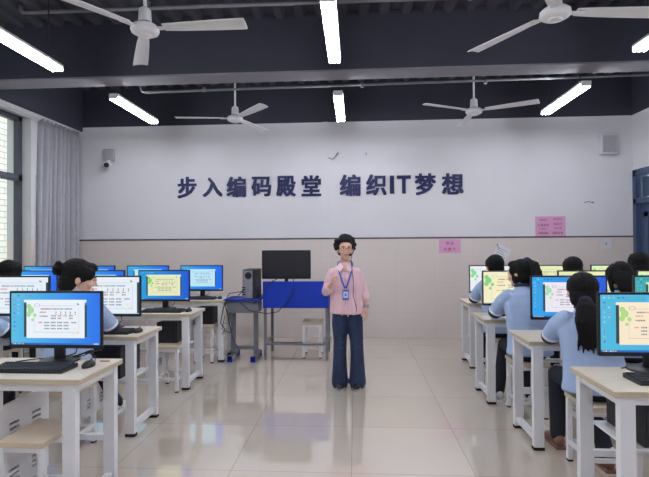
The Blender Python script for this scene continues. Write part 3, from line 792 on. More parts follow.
o = m.build('coaster', mat('tan_cork', (190, 150, 120), .8, .1, 40), loc=(-1.545, 2.885, DH)); o.scale = (1.1, .5, 1); tag(o, 'small flat tan object lying near the corner of the nearest window-side desk', 'coaster')
m = MB(); m.box((-.13, -.09, 0), (.13, .09, .012), bevel=.002); m.box((-.12, -.085, .012), (.125, .085, .018)); o = m.build('book', M_paper, loc=(1.36, 4.66, DH), rot=(0, 0, R(8))); tag(o, 'open white booklet at the aisle end of the third door-side desk', 'book')

# ---------------------------------------------------------------- stools
SH = .47
def stool(x, y, label, rz=0.0, w=.26, d=.35):
    t = thing('stool', (x, y, 0), label, 'stool', 'wooden-topped white stools', rz)
    m = MB(); m.box((-w / 2, -d / 2, SH - .03), (w / 2, d / 2, SH), bevel=.003); m.build('seat', M_seat, t)
    for sx in (-1, 1):
        for sy in (-1, 1):
            cx, cy = sx * (w / 2 - .022), sy * (d / 2 - .025)
            m = MB(); m.box((cx - .015, cy - .015, .012), (cx + .015, cy + .015, SH - .03)); lg = m.build('leg', M_white, t)
            m = MB(); m.box((cx - .016, cy - .016, 0), (cx + .016, cy + .016, .013)); m.build('foot_cap', M_rub, lg)
        cx = sx * (w / 2 - .022)
        m = MB(); m.box((cx - .01, -d / 2 + .04, .12), (cx + .01, d / 2 - .04, .145)); m.build('stretcher', M_white, t)
    for sy in (-1, 1):
        cy = sy * (d / 2 - .025)
        m = MB(); m.box((-w / 2 + .037, cy - .01, .12), (w / 2 - .037, cy + .01, .145)); m.build('stretcher', M_white, t)
        m = MB(); m.box((-w / 2 + .037, cy - .01, SH - .06), (w / 2 - .037, cy + .01, SH - .03)); m.build('apron', M_white, t)
    return t
st0 = stool(-1.762, 2.60, 'empty stool tucked under the nearest window-side desk')
for (x, y, l_) in [(1.60, 2.52, 'empty stool under the nearest door-side desk at the right edge'), (-1.93, 4.96, 'empty stool at the third window-side desk'), (-1.93, 6.17, 'empty stool at the farthest window-side desk'),
                   (-.575, 6.47, 'empty stool standing alone behind the blue teacher desk'), (1.57, 3.28, 'stool under the ponytailed student at the second door-side desk'), (1.50, 4.37, 'stool under the student with a high ponytail, third door-side desk'),
                   (1.60, 5.42, 'stool under the short-haired student, farthest door-side desk'), (-2.11, 3.42, 'stool under the bun-haired student'), (-2.95, 3.42, 'stool under the student cut off by the left edge'),
                   (-3.56, 4.62, 'stool under the round-headed student by the windows'), (2.42, 5.42, 'stool under the middle student of the back door-side row'), (2.36, 4.37, 'stool under the student with hair clips'),
                   (3.13, 5.42, 'stool under the student nearest the blue door'), (2.05, 6.75, 'empty')][:-1]:
    dup(st0, (x, y, 0), l_)

# ---------------------------------------------------------------- teacher's desk, side table, tower, television
t = thing('teacher_desk', (-.775, 6.2, 0), 'grey steel teacher desk with a royal blue front panel', 'desk')
m = MB(); m.box((-.425, -.02, .675), (.425, .0, 1.02), bevel=.004); m.build('front_panel', M_blue, t)
m = MB(); m.box((-.425, 0, .90), (.425, .58, .925)); m.build('desktop', M_blue, t)
for s_ in (-1, 1):
    m = MB(); m.box((s_ * .415 - (.01 if s_ > 0 else 0), .0, .68), (s_ * .415 + (.0 if s_ > 0 else .01), .58, .90)); m.build('side_panel', M_blue, t)
for (sx, sy) in ((-1, 0), (1, 0), (-1, 1), (1, 1)):
    cx = sx * .40; cy = .02 + sy * .53
    m = MB(); m.box((cx - .017, cy - .017, 0), (cx + .017, cy + .017, .9)); m.build('leg', M_steel, t)
m = MB(); m.box((-.383, .008, .19), (.383, .032, .215)); m.build('crossbar', M_steel, t)
m = MB(); m.box((-.383, .538, .10), (.383, .562, .125)); m.build('crossbar', M_steel, t)
for s_ in (-1, 1):
    m = MB(); m.box((s_ * .40 - .012, .037, .19), (s_ * .40 + .012, .533, .215)); m.build('side_rail', M_steel, t)
t = thing('side_table', (-1.46, 6.28, 0), 'small grey school table with a blue top beside the teacher desk', 'table')
m = MB(); m.box((-.235, -.20, .775), (.235, .20, .80), bevel=.008); m.build('tabletop', M_blue, t)
m = MB(); m.box((-.20, -.16, .62), (.20, .14, .775)); m.build('drawer_box', M_steel, t)
for s_ in (-1, 1):
    m = MB(); m.box((s_ * .15 - .03, -.015, .05), (s_ * .15 + .03, .015, .62)); m.build('post', M_steel, t)
    m = MB(); m.box((s_ * .15 - .025, -.22, .03), (s_ * .15 + .025, .22, .065)); ft = m.build('foot', M_steel, t)
    for yy in (-.22, .19):
        m = MB(); m.box((s_ * .15 - .03, yy, 0), (s_ * .15 + .03, yy + .04, .07), bevel=.005); m.build('foot_cap', M_blue, ft)
m = MB(); m.box((-.12, -.012, .12), (.12, .012, .17)); m.build('crossbar', M_steel, t)
t = thing('computer_tower', (-1.365, 6.30, .80), 'dark computer tower standing on the blue side table', 'computer')
m = MB(); m.box((-.085, -.18, 0), (.085, .20, .375), bevel=.005); m.build('case', M_blackm, t)
Mgp = mat('grey_metal_plate', (138, 140, 150), .5, .2, 25)
m = MB(); m.box((-.078, -.186, .01), (.045, -.18, .365)); m.build('back_plate', Mgp, t)
m = MB(); m.lathe([(.035, -.19), (.045, -.188), (.045, -.186)], c=(0, 0, .30), seg=20, axis='Y')
m.bm.verts.ensure_lookup_table()
m.build('fan_grille', M_black, t, loc=(-.01, 0, 0))
for k in range(4):
    m = MB(); m.box((-.09, -.192, .05 + k * .03), (-.045, -.186, .065 + k * .03)); m.build('port', M_black, t)
t = thing('television', (-.925, 6.42, .925), 'black flat television facing us on the teacher desk', 'television')
m = MB(); m.box((-.33, -.02, .11), (.33, .025, .495), bevel=.012); m.build('housing', M_black, t)
m = MB(); m.box((-.30, -.0225, .135), (.30, -.02, .475)); m.build('back_cover', mat('dark_grey_shell', (30, 31, 38), .45, .1, 12), t)
m = MB(); m.box((-.025, -.005, .01), (.025, .02, .12)); m.build('stand', M_black, t)
m = MB(); m.box((-.20, -.08, 0), (.20, .09, .012), bevel=.003); m.build('base', M_black, t)
# hanging cables
m = MB()
m.tube([(-1.05, 6.38, 1.03), (-1.08, 6.16, 1.02), (-1.12, 6.165, .95), (-1.20, 6.16, .85), (-1.30, 6.10, .74)], .006, seg=6)
tag(m.build('cable', M_cord), 'dark cable draped over the left end of the blue panel', 'cable')
m = MB(); m.tube([(-.80, 6.42, 1.10), (-.80, 6.20, 1.03), (-.79, 6.165, .93), (-.86, 6.165, .78), (-1.0, 6.165, .63), (-1.15, 6.165, .605), (-1.35, 6.06, .66), (-1.46, 6.05, .76)], .006, seg=6)
tag(m.build('cable', M_cord), 'long dark cable drooping across the blue panel toward the side table', 'cable')
m = MB(); m.tube([(-1.42, 6.10, .93), (-1.50, 6.05, .84), (-1.62, 6.05, .80), (-1.68, 6.04, .70), (-1.72, 6.05, .50), (-1.66, 6.05, .42), (-1.70, 6.05, .36)], .006, seg=6)
m.tube([(-1.44, 6.10, .90), (-1.60, 6.03, .88), (-1.66, 6.03, .76), (-1.60, 6.03, .50), (-1.55, 6.03, .28), (-1.50, 6.05, .2)], .005, seg=6)
m.tube([(-1.66, 6.04, .60), (-1.70, 6.04, .42), (-1.60, 6.04, .38), (-1.56, 6.04, .44)], .005, seg=6)
tag(m.build('cable_bundle', M_cord), 'tangle of dark cables hanging from the left of the blue side table', 'cable')

# ---------------------------------------------------------------- people
def hand(m, wrist, d, nrm, side, curl=.35, k=1.0, spread=.0):
    """d = direction of the hand, nrm = palm normal (fingers bend towards it), side = towards the thumb"""
    wrist = Vector(wrist); d = Vector(d).normalized(); nrm = Vector(nrm); nrm = (nrm - d * nrm.dot(d)).normalized()
    s_ = d.cross(nrm).normalized()
    if s_.dot(Vector(side)) < 0: s_ = -s_
    P = lambda a, b_, c: wrist + d * a * k + s_ * b_ * k + nrm * c * k
    m.etube([(*P(-.01, 0, 0), .026 * k, .019 * k), (*P(.03, 0, 0), .034 * k, .016 * k), (*P(.075, 0, 0), .038 * k, .013 * k)], side=s_, seg=12)
    for i, (off, ln, r_) in enumerate([(.029, .070, .0088), (.010, .078, .0090), (-.010, .072, .0086), (-.029, .056, .0078)]):
        p = P(.072 - abs(off) * .15, off, 0); pts = [P(.05, off * .9, 0), p]; a = curl * .5 + i * .05; q = p
        for sgm in (.42, .32, .26):
            dd = d * math.cos(a) + nrm * math.sin(a) + s_ * off * (1.5 + spread); q = q + dd.normalized() * ln * sgm * k; pts.append(q); a += curl
        m.etube([(*pt, r_ * k * (1 - .07 * j), r_ * k * (1 - .07 * j)) for j, pt in enumerate(pts)], side=s_, seg=8)
    q0 = P(.015, .022, .004); q1 = P(.042, .048, .014); q2 = P(.066, .056, .026 + .01 * curl); q3 = P(.088, .052, .034 + .015 * curl)
    m.etube([(*q0, .013 * k, .012 * k), (*q1, .0115 * k, .011 * k), (*q2, .0098 * k, .0095 * k), (*q3, .0085 * k, .0085 * k)], side=s_, seg=8)

def head_shapes(m, H, s=1.0):
    """face looks along +y of H"""
    B = lambda c, r: m.ball([v * s for v in c], [v * s for v in r], 18, M=H)
    B((0, -.012, .022), (.074, .092, .084)); B((0, .030, .0), (.063, .062, .082)); B((0, .030, -.048), (.052, .056, .055))
    B((0, .062, -.090), (.021, .020, .019)); B((0, .052, -.072), (.034, .03, .022))
    B((0, .095, .006), (.009, .011, .022)); B((0, .101, -.018), (.012, .014, .012)); B((0, .088, -.05), (.022, .012, .010))
    for sx in (-1, 1):
        B((sx * .076, -.004, -.012), (.010, .018, .029)); B((sx * .036, .068, -.025), (.022, .022, .020)); B((sx * .028, .080, .022), (.020, .014, .008))
def face_parts(par, H, s=1.0):
    X = lambda c: H @ (Vector(c) * s)
    for sx in (-1, 1):
        m = MB(); m.ball([v * s for v in (sx * .029, .0765, .008)], [v * s for v in (.0125, .012, .0065)], 12, M=H); e = m.build('eye', M_eyew, par)
        m = MB(); m.ball([v * s for v in (sx * .029, .0860, .008)], [v * s for v in (.0055, .004, .0058)], 10, M=H); m.build('iris', M_eyed, e)
        m = MB(); m.tube([X((sx * .046, .080, .026)), X((sx * .030, .0925, .031)), X((sx * .014, .0935, .027))], [.002 * s, .0032 * s, .0025 * s], seg=6); m.build('eyebrow', M_hair, par)
    m = MB(); m.ball([v * s for v in (0, .0985, -.0475)], [v * s for v in (.019, .005, .0035)], 12, M=H); m.ball([v * s for v in (0, .0975, -.0545)], [v * s for v in (.016, .005, .004)], 12, M=H); m.build('lips', M_lip, par)

def shoe(par, p, yaw, mt=None, sole=None, L=.25):
    Ms = Matrix.Translation(p) @ Matrix.Rotation(yaw, 4, 'Z')
    m = MB(); m.etube([(0, -.07, .055, .036, .045), (0, .0, .052, .038, .042), (0, .07, .042, .042, .030), (0, .13, .032, .040, .020)], seg=14, M=Ms)
    m.etube([(0, -.055, .06, .034, .034), (0, -.05, .09, .036, .036)], seg=12, M=Ms)
    sh = m.sculpt('shoe', mt or M_shoe, par, voxel=.007, smooth=3)
    m = MB(); m.prism([Ms @ Vector(v) for v in [(-.036, -.105, 0), (.036, -.105, 0), (.042, .0, 0), (.046, .09, 0), (.03, .155, 0), (0, .168, 0), (-.03, .155, 0), (-.046, .09, 0), (-.042, 0, 0)]], (0, 0, .02)); m.build('sole', sole or M_cuffw, sh)

def student(x, y, label, s=1.0, rz=0.0, dx=0.0, hx=0.0, yaw=0.0, nod=.15, hair='bob', hy=.0, arms='desk', feet=((-.10, .42), (.10, .42)), legx=0.0, skin=None, heel=None, low=False, hscale=1.0, armx=0.0, bw=1.0, kneey=.37):
    t = thing('person', (x, y, 0), label, 'person', rz=rz)
    skin = skin or M_skin
    b0 = SH + .012
    Z = lambda z: b0 + (z - b0) * s
    V = lambda a, b_, c: (a, b_, Z(c))
    f = lambda z: dx * max(0, min(1, (z - .5) / .55))       # sideways lean
    neck = Vector((f(1.06) , .075 + hy * .6, Z(1.05))); hc = Vector((dx + hx, .125 + hy, Z(1.175)))
    H = Matrix.Translation(hc) @ Matrix.Rotation(yaw, 4, 'Z') @ Matrix.Rotation(-nod, 4, 'X')
    sh = [Vector((f(1.0) + sx * .160 * bw, .06 + hy * .4, Z(.995))) for sx in (-1, 1)]
    if arms == 'desk':
        el = [Vector((dx + sx * (.218 + armx), .21, max(.83, Z(.825)))) for sx in (-1, 1)]; wr = [Vector((dx + sx * .115, .39, DH + .045)) for sx in (-1, 1)]
    else:
        el = [Vector((dx + sx * .245, .16, .82)) for sx in (-1, 1)]; wr = [Vector((dx + sx * .12, .385, DH + .045)) for sx in (-1, 1)]
    hips = [Vector((sx * .085, .0, b0 + .085)) for sx in (-1, 1)]
    ft = [Vector((legx + fx, fy, 0)) for fx, fy in feet]
    kn = []
    for i, sx in enumerate((-1, 1)):
        kn.append(Vector((legx + sx * .10, kneey, b0 + .05)))
    # body, one continuous skin
    m = MB(); head_shapes(m, H, hscale)
    nb = H @ Vector((0, -.025, -.06))
    m.etube([(neck.x, neck.y - .01, neck.z - .02, .058, .05), (*(neck.lerp(nb, .5)), .050, .050), (*nb, .050, .052)], seg=14)
    m.etube([(0, 0, b0 + .06, .12, .09), V(f(.75), .02, .75) + (.11, .075), V(f(.92), .045, .92) + (.13, .08), V(f(1.0), .06 + hy * .4, .985) + (.11, .055), (neck.x, neck.y, neck.z, .055, .05)], seg=16)
    for i, sx in enumerate((-1, 1)):
        mid = sh[i].lerp(el[i], .5)
        m.etube([(*sh[i].lerp(el[i], .12), .034, .034), (*mid, .036, .036), (*el[i], .036, .036)], seg=12)
        m.etube([(*el[i], .037, .036), (*(el[i].lerp(wr[i], .35)), .038, .034), (*(el[i].lerp(wr[i], .8)), .027, .023), (*wr[i], .025, .020)], seg=12, side=(1, 0, 0))
        dh = (wr[i] - el[i]); dh.z = 0; dh.normalize(); dh = (dh + Vector((sx * .25, .5, -.10))).normalized()
        hand(m, wr[i], dh, (0, 0, -1), (-sx, 0, 0), curl=.28, k=.92)
        m.etube([(*hips[i], .065, .065), (*kn[i], .045, .045)], seg=10); m.etube([(*kn[i], .045, .045), (ft[i].x, ft[i].y - .04, .08, .030, .032)], seg=10)
        m.etube([(ft[i].x, ft[i].y - .04, .06, .026, .026), (ft[i].x, ft[i].y + .10, .035, .026, .016)], seg=8)
    m.sculpt('body', skin, t, voxel=.0055, smooth=3)
    face_parts(t, H, hscale)
    # polo shirt
    m = MB()
    m.etube([(0, -.015, b0 + .050, .200 * bw, .140), (0, -.012, b0 + .12, .190 * bw, .132), V(f(.72), .015, .72) + (.172 * bw, .120), V(f(.84), .035, .84) + (.176 * bw, .120), V(f(.93), .05 + hy * .2, .93) + (.180 * bw, .114), V(f(1.0), .06 + hy * .4, 1.0) + (.160 * bw, .090), (neck.x, neck.y - .004, neck.z - .005, .085, .070)], seg=22, flat=True)
    for i, sx in enumerate((-1, 1)):
        c = sh[i].lerp(el[i], .78)
        m.etube([(*(sh[i] + Vector((-sx * .03, 0, .0))), .062, .062), (*(sh[i].lerp(el[i], .3)), .060, .060), (*c, .066, .060)], seg=14)
    # folds at the waist
    rr = random.Random(int(x * 100)); 
    for k in range(7):
        a0 = rr.uniform(-2.6, -.5); z0 = b0 + rr.uniform(.08, .35)
        p0 = Vector((.150 * math.cos(a0), .02 + .108 * math.sin(a0), z0)); p1 = Vector((.155 * math.cos(a0 + rr.uniform(.3, .8)), .015 + .112 * math.sin(a0 + .4), z0 + rr.uniform(-.06, .05)))
        m.etube([(*p0, .010, .008), (*((p0 + p1) / 2 + Vector((0, -.006, 0))), .012, .010), (*p1, .010, .008)], seg=8)
    shirt = m.sculpt('polo_shirt', M_polo, t, voxel=.008, smooth=5)
    m = MB(); ring = []
    for k in range(19):
        a = 2 * math.pi * k / 18
        ring.append((neck.x + .067 * math.cos(a), neck.y - .002 + .060 * math.sin(a), neck.z + .026 - .014 * math.sin(a)))
    m.tube(ring, .0135, seg=8, cap=False); m.build('collar', M_collar, shirt)
    for i, sx in enumerate((-1, 1)):
        d_ = (el[i] - sh[i]).normalized()
        for (o_, mt, r_) in ((.030, M_cuffw, .066), (.040, M_collar, .0665)):
            c = sh[i].lerp(el[i], .78) + d_ * (o_ - .004)
            m = MB(); m.etube([(*(c - d_ * .0035), r_, r_ - .005), (*(c + d_ * .0035), r_ - .002, r_ - .007)], seg=20)
            m.build('cuff_stripe', mt, shirt)
    # trousers
    m = MB(); m.etube([(0, -.01, b0 + .062, .160, .112), (0, 0, b0 + .13, .150, .11)], seg=18); m.ball((0, -.02, b0 + .068), (.165, .12, .066), 18)
    for i, sx in enumerate((-1, 1)):
        m.etube([(*hips[i], .085, .075), (*(hips[i].lerp(kn[i], .5)), .078, .068), (*kn[i], .064, .062)], seg=14)
        m.etube([(*kn[i], .062, .062), (*(kn[i].lerp(Vector((ft[i].x, ft[i].y - .03, .10)), .5)), .056, .060), (ft[i].x, ft[i].y - .03, .085, .052, .056)], seg=14)
    m.sculpt('trousers', M_navy, t, voxel=.009, smooth=3)
    for i in range(2): shoe(t, ft[i], 0, mt=heel, sole=heel)
    # hair
    k = hscale
    m = MB(); B = lambda c, r: m.ball([v * k for v in c], [v * k for v in r], 18, M=H)
    T = lambda pts: m.etube([(*[v * k for v in p[:3]], p[3] * k, p[4] * k) for p in pts], seg=12, M=H)
    B((0, -.020, .032), (.088, .099, .090)); B((0, .040, .078), (.062, .052, .034)); B((0, -.048, -.02), (.080, .062, .070))
    for sx in (-1, 1): B((sx * .070, .012, .030), (.018, .045, .050))
    band = None
    if hair == 'bob':
        B((0, -.045, -.045), (.086, .064, .070)); 
        for sx in (-1, 1): B((sx * .072, .0, -.040), (.020, .048, .062))
    elif hair == 'short':
        B((0, -.052, -.035), (.074, .052, .055))
    elif hair == 'low_pony':
        B((0, -.05, -.05), (.078, .055, .055)); T([(0, -.10, -.055, .034, .028), (0, -.145, -.10, .058, .035), (.0, -.16, -.18, .068, .036), (.004, -.15, -.26, .056, .030), (.006, -.14, -.32, .034, .018)])
        for j in range(5): T([((j - 2) * .02, -.155, -.27, .014, .012), ((j - 2) * .026, -.148, -.345 - .012 * (j % 2), .005, .005)])
        band = (0, -.105, -.06)
    elif hair == 'high_pony':
        B((0, -.045, -.04), (.080, .060, .055)); B((0, -.07, .10), (.030, .030, .026)); T([(0, -.075, .095, .030, .03), (.0, -.125, .07, .05, .035), (.005, -.14, -.02, .062, .038), (.01, -.13, -.12, .058, .034), (.012, -.12, -.19, .035, .02)])
        for sx in (-1, 1): B((sx * .072, .005, -.035), (.016, .030, .050))
        band = (0, -.075, .098)
    elif hair == 'bun':
        B((0, -.05, -.05), (.082, .058, .060)); B((0, -.125, .028), (.040, .036, .040)); 
        for q_ in range(5): B((.02 * math.cos(q_), -.135, .03 + .03 * math.sin(q_ * 1.3)), (.022, .02, .02))
        for sx in (-1, 1): B((sx * .066, .050, .040), (.022, .030, .040))
        band = (0, -.098, .025)
    elif hair == 'long_clip':
        T([(0, -.055, .06, .080, .05), (0, -.085, -.04, .086, .045), (0, -.09, -.12, .074, .040), (0, -.085, -.175, .040, .025)])
        for sx in (-1, 1): T([(sx * .075, .0, .0, .018, .03), (sx * .080, -.01, -.10, .014, .02), (sx * .078, -.01, -.15, .006, .008)])
    ho = m.sculpt('hair', M_hair, t, voxel=.006, smooth=2, displace=.006, dscale=.022)
    if band:
        m = MB(); c = Vector(band) * k
        m.etube([(c.x, c.y + .006, c.z + .006, .034 * k, .030 * k), (c.x, c.y - .008, c.z - .006, .034 * k, .030 * k)], seg=14, M=H); m.build('hair_tie', M_collar, ho)
    if hair == 'long_clip':
        for (cx, cz) in ((-.045, .085), (-.018, .100), (.014, .102), (.044, .088)):
            m = MB(); m.ball((cx * k, -.055 * k, (cz + .012) * k), (.012, .010, .010), 10, M=H); m.build('hair_clip', M_watch, ho)
    return t

student(1.58, 3.30, 'seated student with a low black ponytail at the right, largest and nearest of the pupils', s=.977, dx=-.02, hx=.0, armx=-.03, bw=1.12, yaw=-.30, nod=.15, hair='low_pony', feet=((-.10, .40), (.07, .05)), heel=M_shoeb, hscale=1.13)
student(1.52, 4.35, 'seated student with a high ponytail and face turned left, third door-side desk', s=1.065, dx=-.02, hx=-.01, yaw=.75, nod=.08, hair='high_pony', feet=((-.16, .40), (.10, .30)), hscale=1.1)
student(1.57, 5.42, 'seated short-haired student nearest the wall on the aisle side, below the tilted paper', s=1.084, dx=.0, nod=.10, hair='short', hscale=1.12)
student(2.42, 5.42, 'seated student whose round head shows between the high-ponytail and clip-haired pupils', s=1.052, nod=.12, hair='bob', hscale=1.1)
student(2.36, 4.35, 'seated student with long black hair and silver clips, head bowed', s=1.014, nod=.35, hair='long_clip', hscale=1.15)
student(3.13, 5.42, 'seated student at the far right in front of the blue door', s=1.12, nod=.10, hair='bob', hscale=1.1)
student(-2.12, 3.40, 'seated student with a black hair bun, face turned right, window side', s=1.114, dx=.03, hx=.0, yaw=-1.0, nod=.28, hair='bun', hscale=1.2, legx=-.21, feet=((-.05, .70), (.18, .86)), kneey=.44)
student(-2.95, 3.40, 'seated student mostly beyond the left edge, only an arm showing', s=.95, dx=-.04, nod=.15, hair='bob', armx=.05)
student(-3.55, 4.62, 'seated student whose dark round head shows at the left edge by the window', s=1.065, nod=.10, hair='bob', hscale=1.15)

# ---------------------------------------------------------------- teacher
T0 = thing('person', (-.088, 5.09, 0), 'standing teacher in pink striped shirt and wide jeans wearing a blue lanyard', 'person')
Hm = Matrix.Translation((-.018, -.020, 1.440)) @ Matrix.Rotation(math.pi + .14, 4, 'Z') @ Matrix.Rotation(.02, 4, 'X')
shL, shR = Vector((-.160, .0, 1.200)), Vector((.110, .0, 1.200))
elL, elR = Vector((-.222, -.005, .995)), Vector((.172, .02, 1.0))
wrL, wrR = Vector((-.150, -.185, 1.095)), Vector((.200, -.03, .835))
m = MB(); head_shapes(m, Hm, 1.06)
m.etube([(-.022, .01, 1.27, .058, .05), (-.020, .008, 1.32, .048, .048), (-.018, .005, 1.40, .048, .05)], seg=14)
m.etube([(-.008, 0, .80, .12, .08), (-.01, 0, 1.0, .115, .078), (-.02, 0, 1.13, .13, .085), (-.025, 0, 1.20, .11, .055), (-.022, .01, 1.27, .055, .05)], seg=16)
for sh_, el_, wr_ in ((shL, elL, wrL), (shR, elR, wrR)):
    m.etube([(*sh_.lerp(el_, .08), .036, .036), (*(sh_.lerp(el_, .5)), .038, .038), (*el_, .036, .036)], seg=12)
    m.etube([(*el_, .037, .037), (*(el_.lerp(wr_, .35)), .039, .036), (*(el_.lerp(wr_, .8)), .028, .024), (*wr_, .026, .021)], seg=12)
hand(m, wrL, (.12, -.25, .72), (.62, -.1, .12), (.1, -1, .2), curl=1.05, k=.98)
hand(m, wrR, (.02, -.12, -1), (-.55, .25, 0), (-.2, -1, 0), curl=.22, k=.98)
for sx in (-1, 1):
    cx = -.081 if sx < 0 else .100
    m.etube([(sx * .08, 0, .84, .075, .075), (cx * .95, 0, .45, .052, .055), (cx, .01, .10, .034, .038)], seg=12)
    m.etube([(cx, .0, .07, .03, .03), (cx, -.12, .035, .03, .018)], seg=10)
m.sculpt('body', M_skin2, T0, voxel=.0045, smooth=3)
face_parts(T0, Hm, 1.06)
# shirt
m = MB()
m.etube([(-.005, .0, .782, .182, .136), (-.004, .0, .86, .178, .132), (-.008, .0, .98, .165, .118), (-.016, -.004, 1.08, .166, .118), (-.022, -.004, 1.15, .165, .112), (-.025, .0, 1.205, .156, .092), (-.023, .003, 1.245, .112, .076), (-.022, .006, 1.275, .068, .058)], seg=26, flat=True)
cL = elL.lerp(wrL, .42); cR = elR.lerp(wrR, .30)
for (a, e, c) in ((shL, elL, cL), (shR, elR, cR)):
    inn = Vector((.012, 0, .0)) if a is shL else Vector((-.012, 0, 0))
    m.etube([(*(a + inn), .052, .056), (*a.lerp(e, .35), .053, .056), (*a.lerp(e, .8), .050, .052), (*e, .050, .050)], seg=14)
    m.etube([(*e, .050, .050), (*c, .049, .046)], seg=14)
rr = random.Random(3)
for k in range(12):
    a0 = rr.uniform(-2.7, -.4); z0 = rr.uniform(.82, 1.16)
    p0 = Vector((-.01 + .155 * math.cos(a0), .110 * math.sin(a0), z0)); p1 = p0 + Vector((rr.uniform(-.03, .03), -.002, -rr.uniform(.04, .10)))
    m.etube([(*p0, .008, .008), (*p1, .009, .008)], seg=8)
shirt = m.sculpt('shirt', M_shirt, T0, voxel=.0065, smooth=4)
m = MB()
m.prism([(-.082, -.062, 1.300), (-.034, -.100, 1.262), (-.070, -.122, 1.205), (-.108, -.082, 1.245)], (0, -.008, .003)); m.prism([(.040, -.062, 1.300), (-.008, -.100, 1.262), (.030, -.122, 1.205), (.066, -.082, 1.245)], (0, -.008, .003))
m.tube([(-.022 + .068 * math.cos(R(20 + 14 * k)), .008 + .055 * math.sin(R(20 + 14 * k)), 1.295) for k in range(11)], .014, seg=8); m.build('collar', mat('pale_pink_collar', (240, 208, 216), .85, .03, 30), shirt)
m = MB(); m.prism([(-.050, -.083, 1.285), (.006, -.083, 1.285), (-.020, -.124, 1.205)], (0, -.004, .002)); m.build('open_neckline', M_skin2, shirt)
m = MB(); m.prism([(-.034, -.139, .80), (-.012, -.139, .80), (-.012, -.124, 1.0), (-.012, -.122, 1.21), (-.034, -.122, 1.21), (-.034, -.124, 1.0)], (0, .012, 0)); pk = m.build('button_placket', M_shirt, shirt)
for k in range(5):
    m = MB(); m.ball((-.023, -.126 - max(0, (1.0 - (.84 + k * .08))) * .07, .84 + k * .08), (.005, .003, .005), 8); m.build('button', M_cuffw, pk)
for c, e in ((cL, elL), (cR, elR)):
    d_ = (c - e).normalized(); m = MB(); m.etube([(*(c - d_ * .02), .056, .054), (*(c + d_ * .012), .055, .053)], seg=18); m.build('cuff', M_shirt, shirt)
# jeans
m = MB(); m.etube([(0, .005, .79, .158, .104), (0, .0, .87, .140, .09)], seg=20)
for sx in (-1, 1):
    cx = -.084 if sx < 0 else .102
    m.etube([(sx * .076, .005, .79, .080, .098), (sx * .080, 0, .66, .084, .094), (cx * .93, -.005, .47, .070, .080), (cx * .98, .0, .33, .070, .078), (cx, .0, .16, .080, .096), (cx, -.005, .045, .090, .112)], seg=18)
for k in range(8):
    cx = -.084 if k % 2 else .102; z0 = rr.uniform(.08, .6); m.etube([(cx - .05, -.06, z0, .008, .010), (cx + .03, -.085, z0 + rr.uniform(-.04, .04), .009, .010)], seg=8)
m.sculpt('jeans', M_jean, T0, voxel=.0075, smooth=3)
for cx in (-.082, .102): shoe(T0, (cx, -.015, 0), math.pi + (.08 if cx < 0 else -.12), mt=M_bshoe, sole=M_watch)
# curly hair
m = MB(); B = lambda c, r: m.ball(c, r, 16, M=Hm)
B((0, -.030, .05), (.096, .094, .092)); B((0, .024, .096), (.076, .054, .040)); B((0, -.055, -.01), (.086, .058, .068))
rr = random.Random(11)
for k in range(170):
    th = rr.uniform(0, 2 * math.pi); ph = rr.uniform(-.45, 1.5)
    v = Vector((math.cos(th) * math.cos(ph), math.sin(th) * math.cos(ph), math.sin(ph)))
    p = Vector((v.x * .106, -.022 + v.y * .098, .050 + v.z * .098))
    if p.y > .035 and p.z < .075: continue
    rad = rr.uniform(.013, .022); B(p, (rad, rad, rad))
m.sculpt('hair', M_curl, T0, voxel=.0055, smooth=1, displace=.010, dscale=.012)
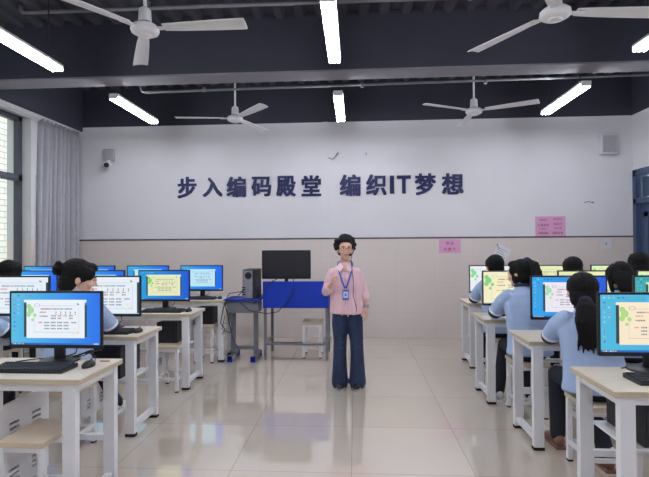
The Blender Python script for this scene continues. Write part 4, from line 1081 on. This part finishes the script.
# glasses
Mgl = mat('dark_glasses_frame', (60, 44, 40), .35, .05, 20)
gl = None
m = MB()
for sx in (-1, 1):
    ring = [Hm @ Vector((sx * .031 + .025 * math.cos(a), .112 - .006 * abs(math.cos(a)), .004 + .019 * math.sin(a))) for a in [2 * math.pi * k / 20 for k in range(21)]]
    m.tube(ring, .0017, seg=6, cap=False)
    m.tube([Hm @ Vector((sx * .056, .106, .008)), Hm @ Vector((sx * .078, .06, .008)), Hm @ Vector((sx * .080, -.01, .004))], .002, seg=6)
m.tube([Hm @ Vector((-.007, .111, .008)), Hm @ Vector((0, .114, .011)), Hm @ Vector((.007, .111, .008))], .002, seg=6); m.build('glasses', Mgl, T0)
# head microphone (her left side, image right)
m = MB(); m.tube([Hm @ Vector(v) for v in [(-.080, -.02, .02), (-.086, .02, -.015), (-.072, .07, -.045), (-.045, .105, -.052)]], .003, seg=6); mc = m.build('headset_microphone', M_black, T0)
m = MB(); m.ball((-.038, .122, -.055), (.019, .015, .014), 14, M=Hm); m.build('microphone_foam', M_black, mc)
m = MB(); m.tube([Hm @ Vector((-.080, -.01, 0)), (.045, -.06, 1.33), (.055, -.112, 1.22), (.070, -.135, 1.10), (.062, -.135, .96), (.095, -.125, .86), (.10, -.125, .80)], .003, seg=6); m.build('cord', M_cord, mc)
# lanyard
m = MB()
for sx, pts in ((-1, [(-.085, .03, 1.315), (-.096, -.045, 1.29), (-.080, -.112, 1.215), (-.052, -.134, 1.12), (-.020, -.138, 1.045)]), (1, [(.045, .03, 1.315), (.058, -.045, 1.29), (.048, -.112, 1.215), (.018, -.134, 1.12), (-.008, -.138, 1.045)])):
    m.etube([(*p, .0085, .0022) for p in pts], side=(1, 0, 0), seg=8)
m.etube([(-.085, .03, 1.315, .004, .006), (-.02, .075, 1.325, .004, .006), (.045, .03, 1.315, .004, .006)], seg=8)
ln = m.build('lanyard', M_lany, T0)
m = MB(); m.box((-.046, -.148, .925), (.020, -.139, 1.03), bevel=.004); bd = m.build('badge_holder', M_lany, ln)
m = MB(); m.box((-.037, -.1495, .945), (.011, -.148, 1.01)); m.build('badge_card', M_card, bd)
m = MB(); m.box((-.024, -.151, .965), (-.004, -.1495, .992)); m.build('badge_photo', M_lany, bd)
# watch
d_ = (wrR - elR).normalized(); c = wrR - d_ * .018
m = MB(); m.etube([(*(c - d_ * .006), .033, .030), (*(c + d_ * .006), .033, .030)], seg=18); m.build('watch', M_watch, T0)
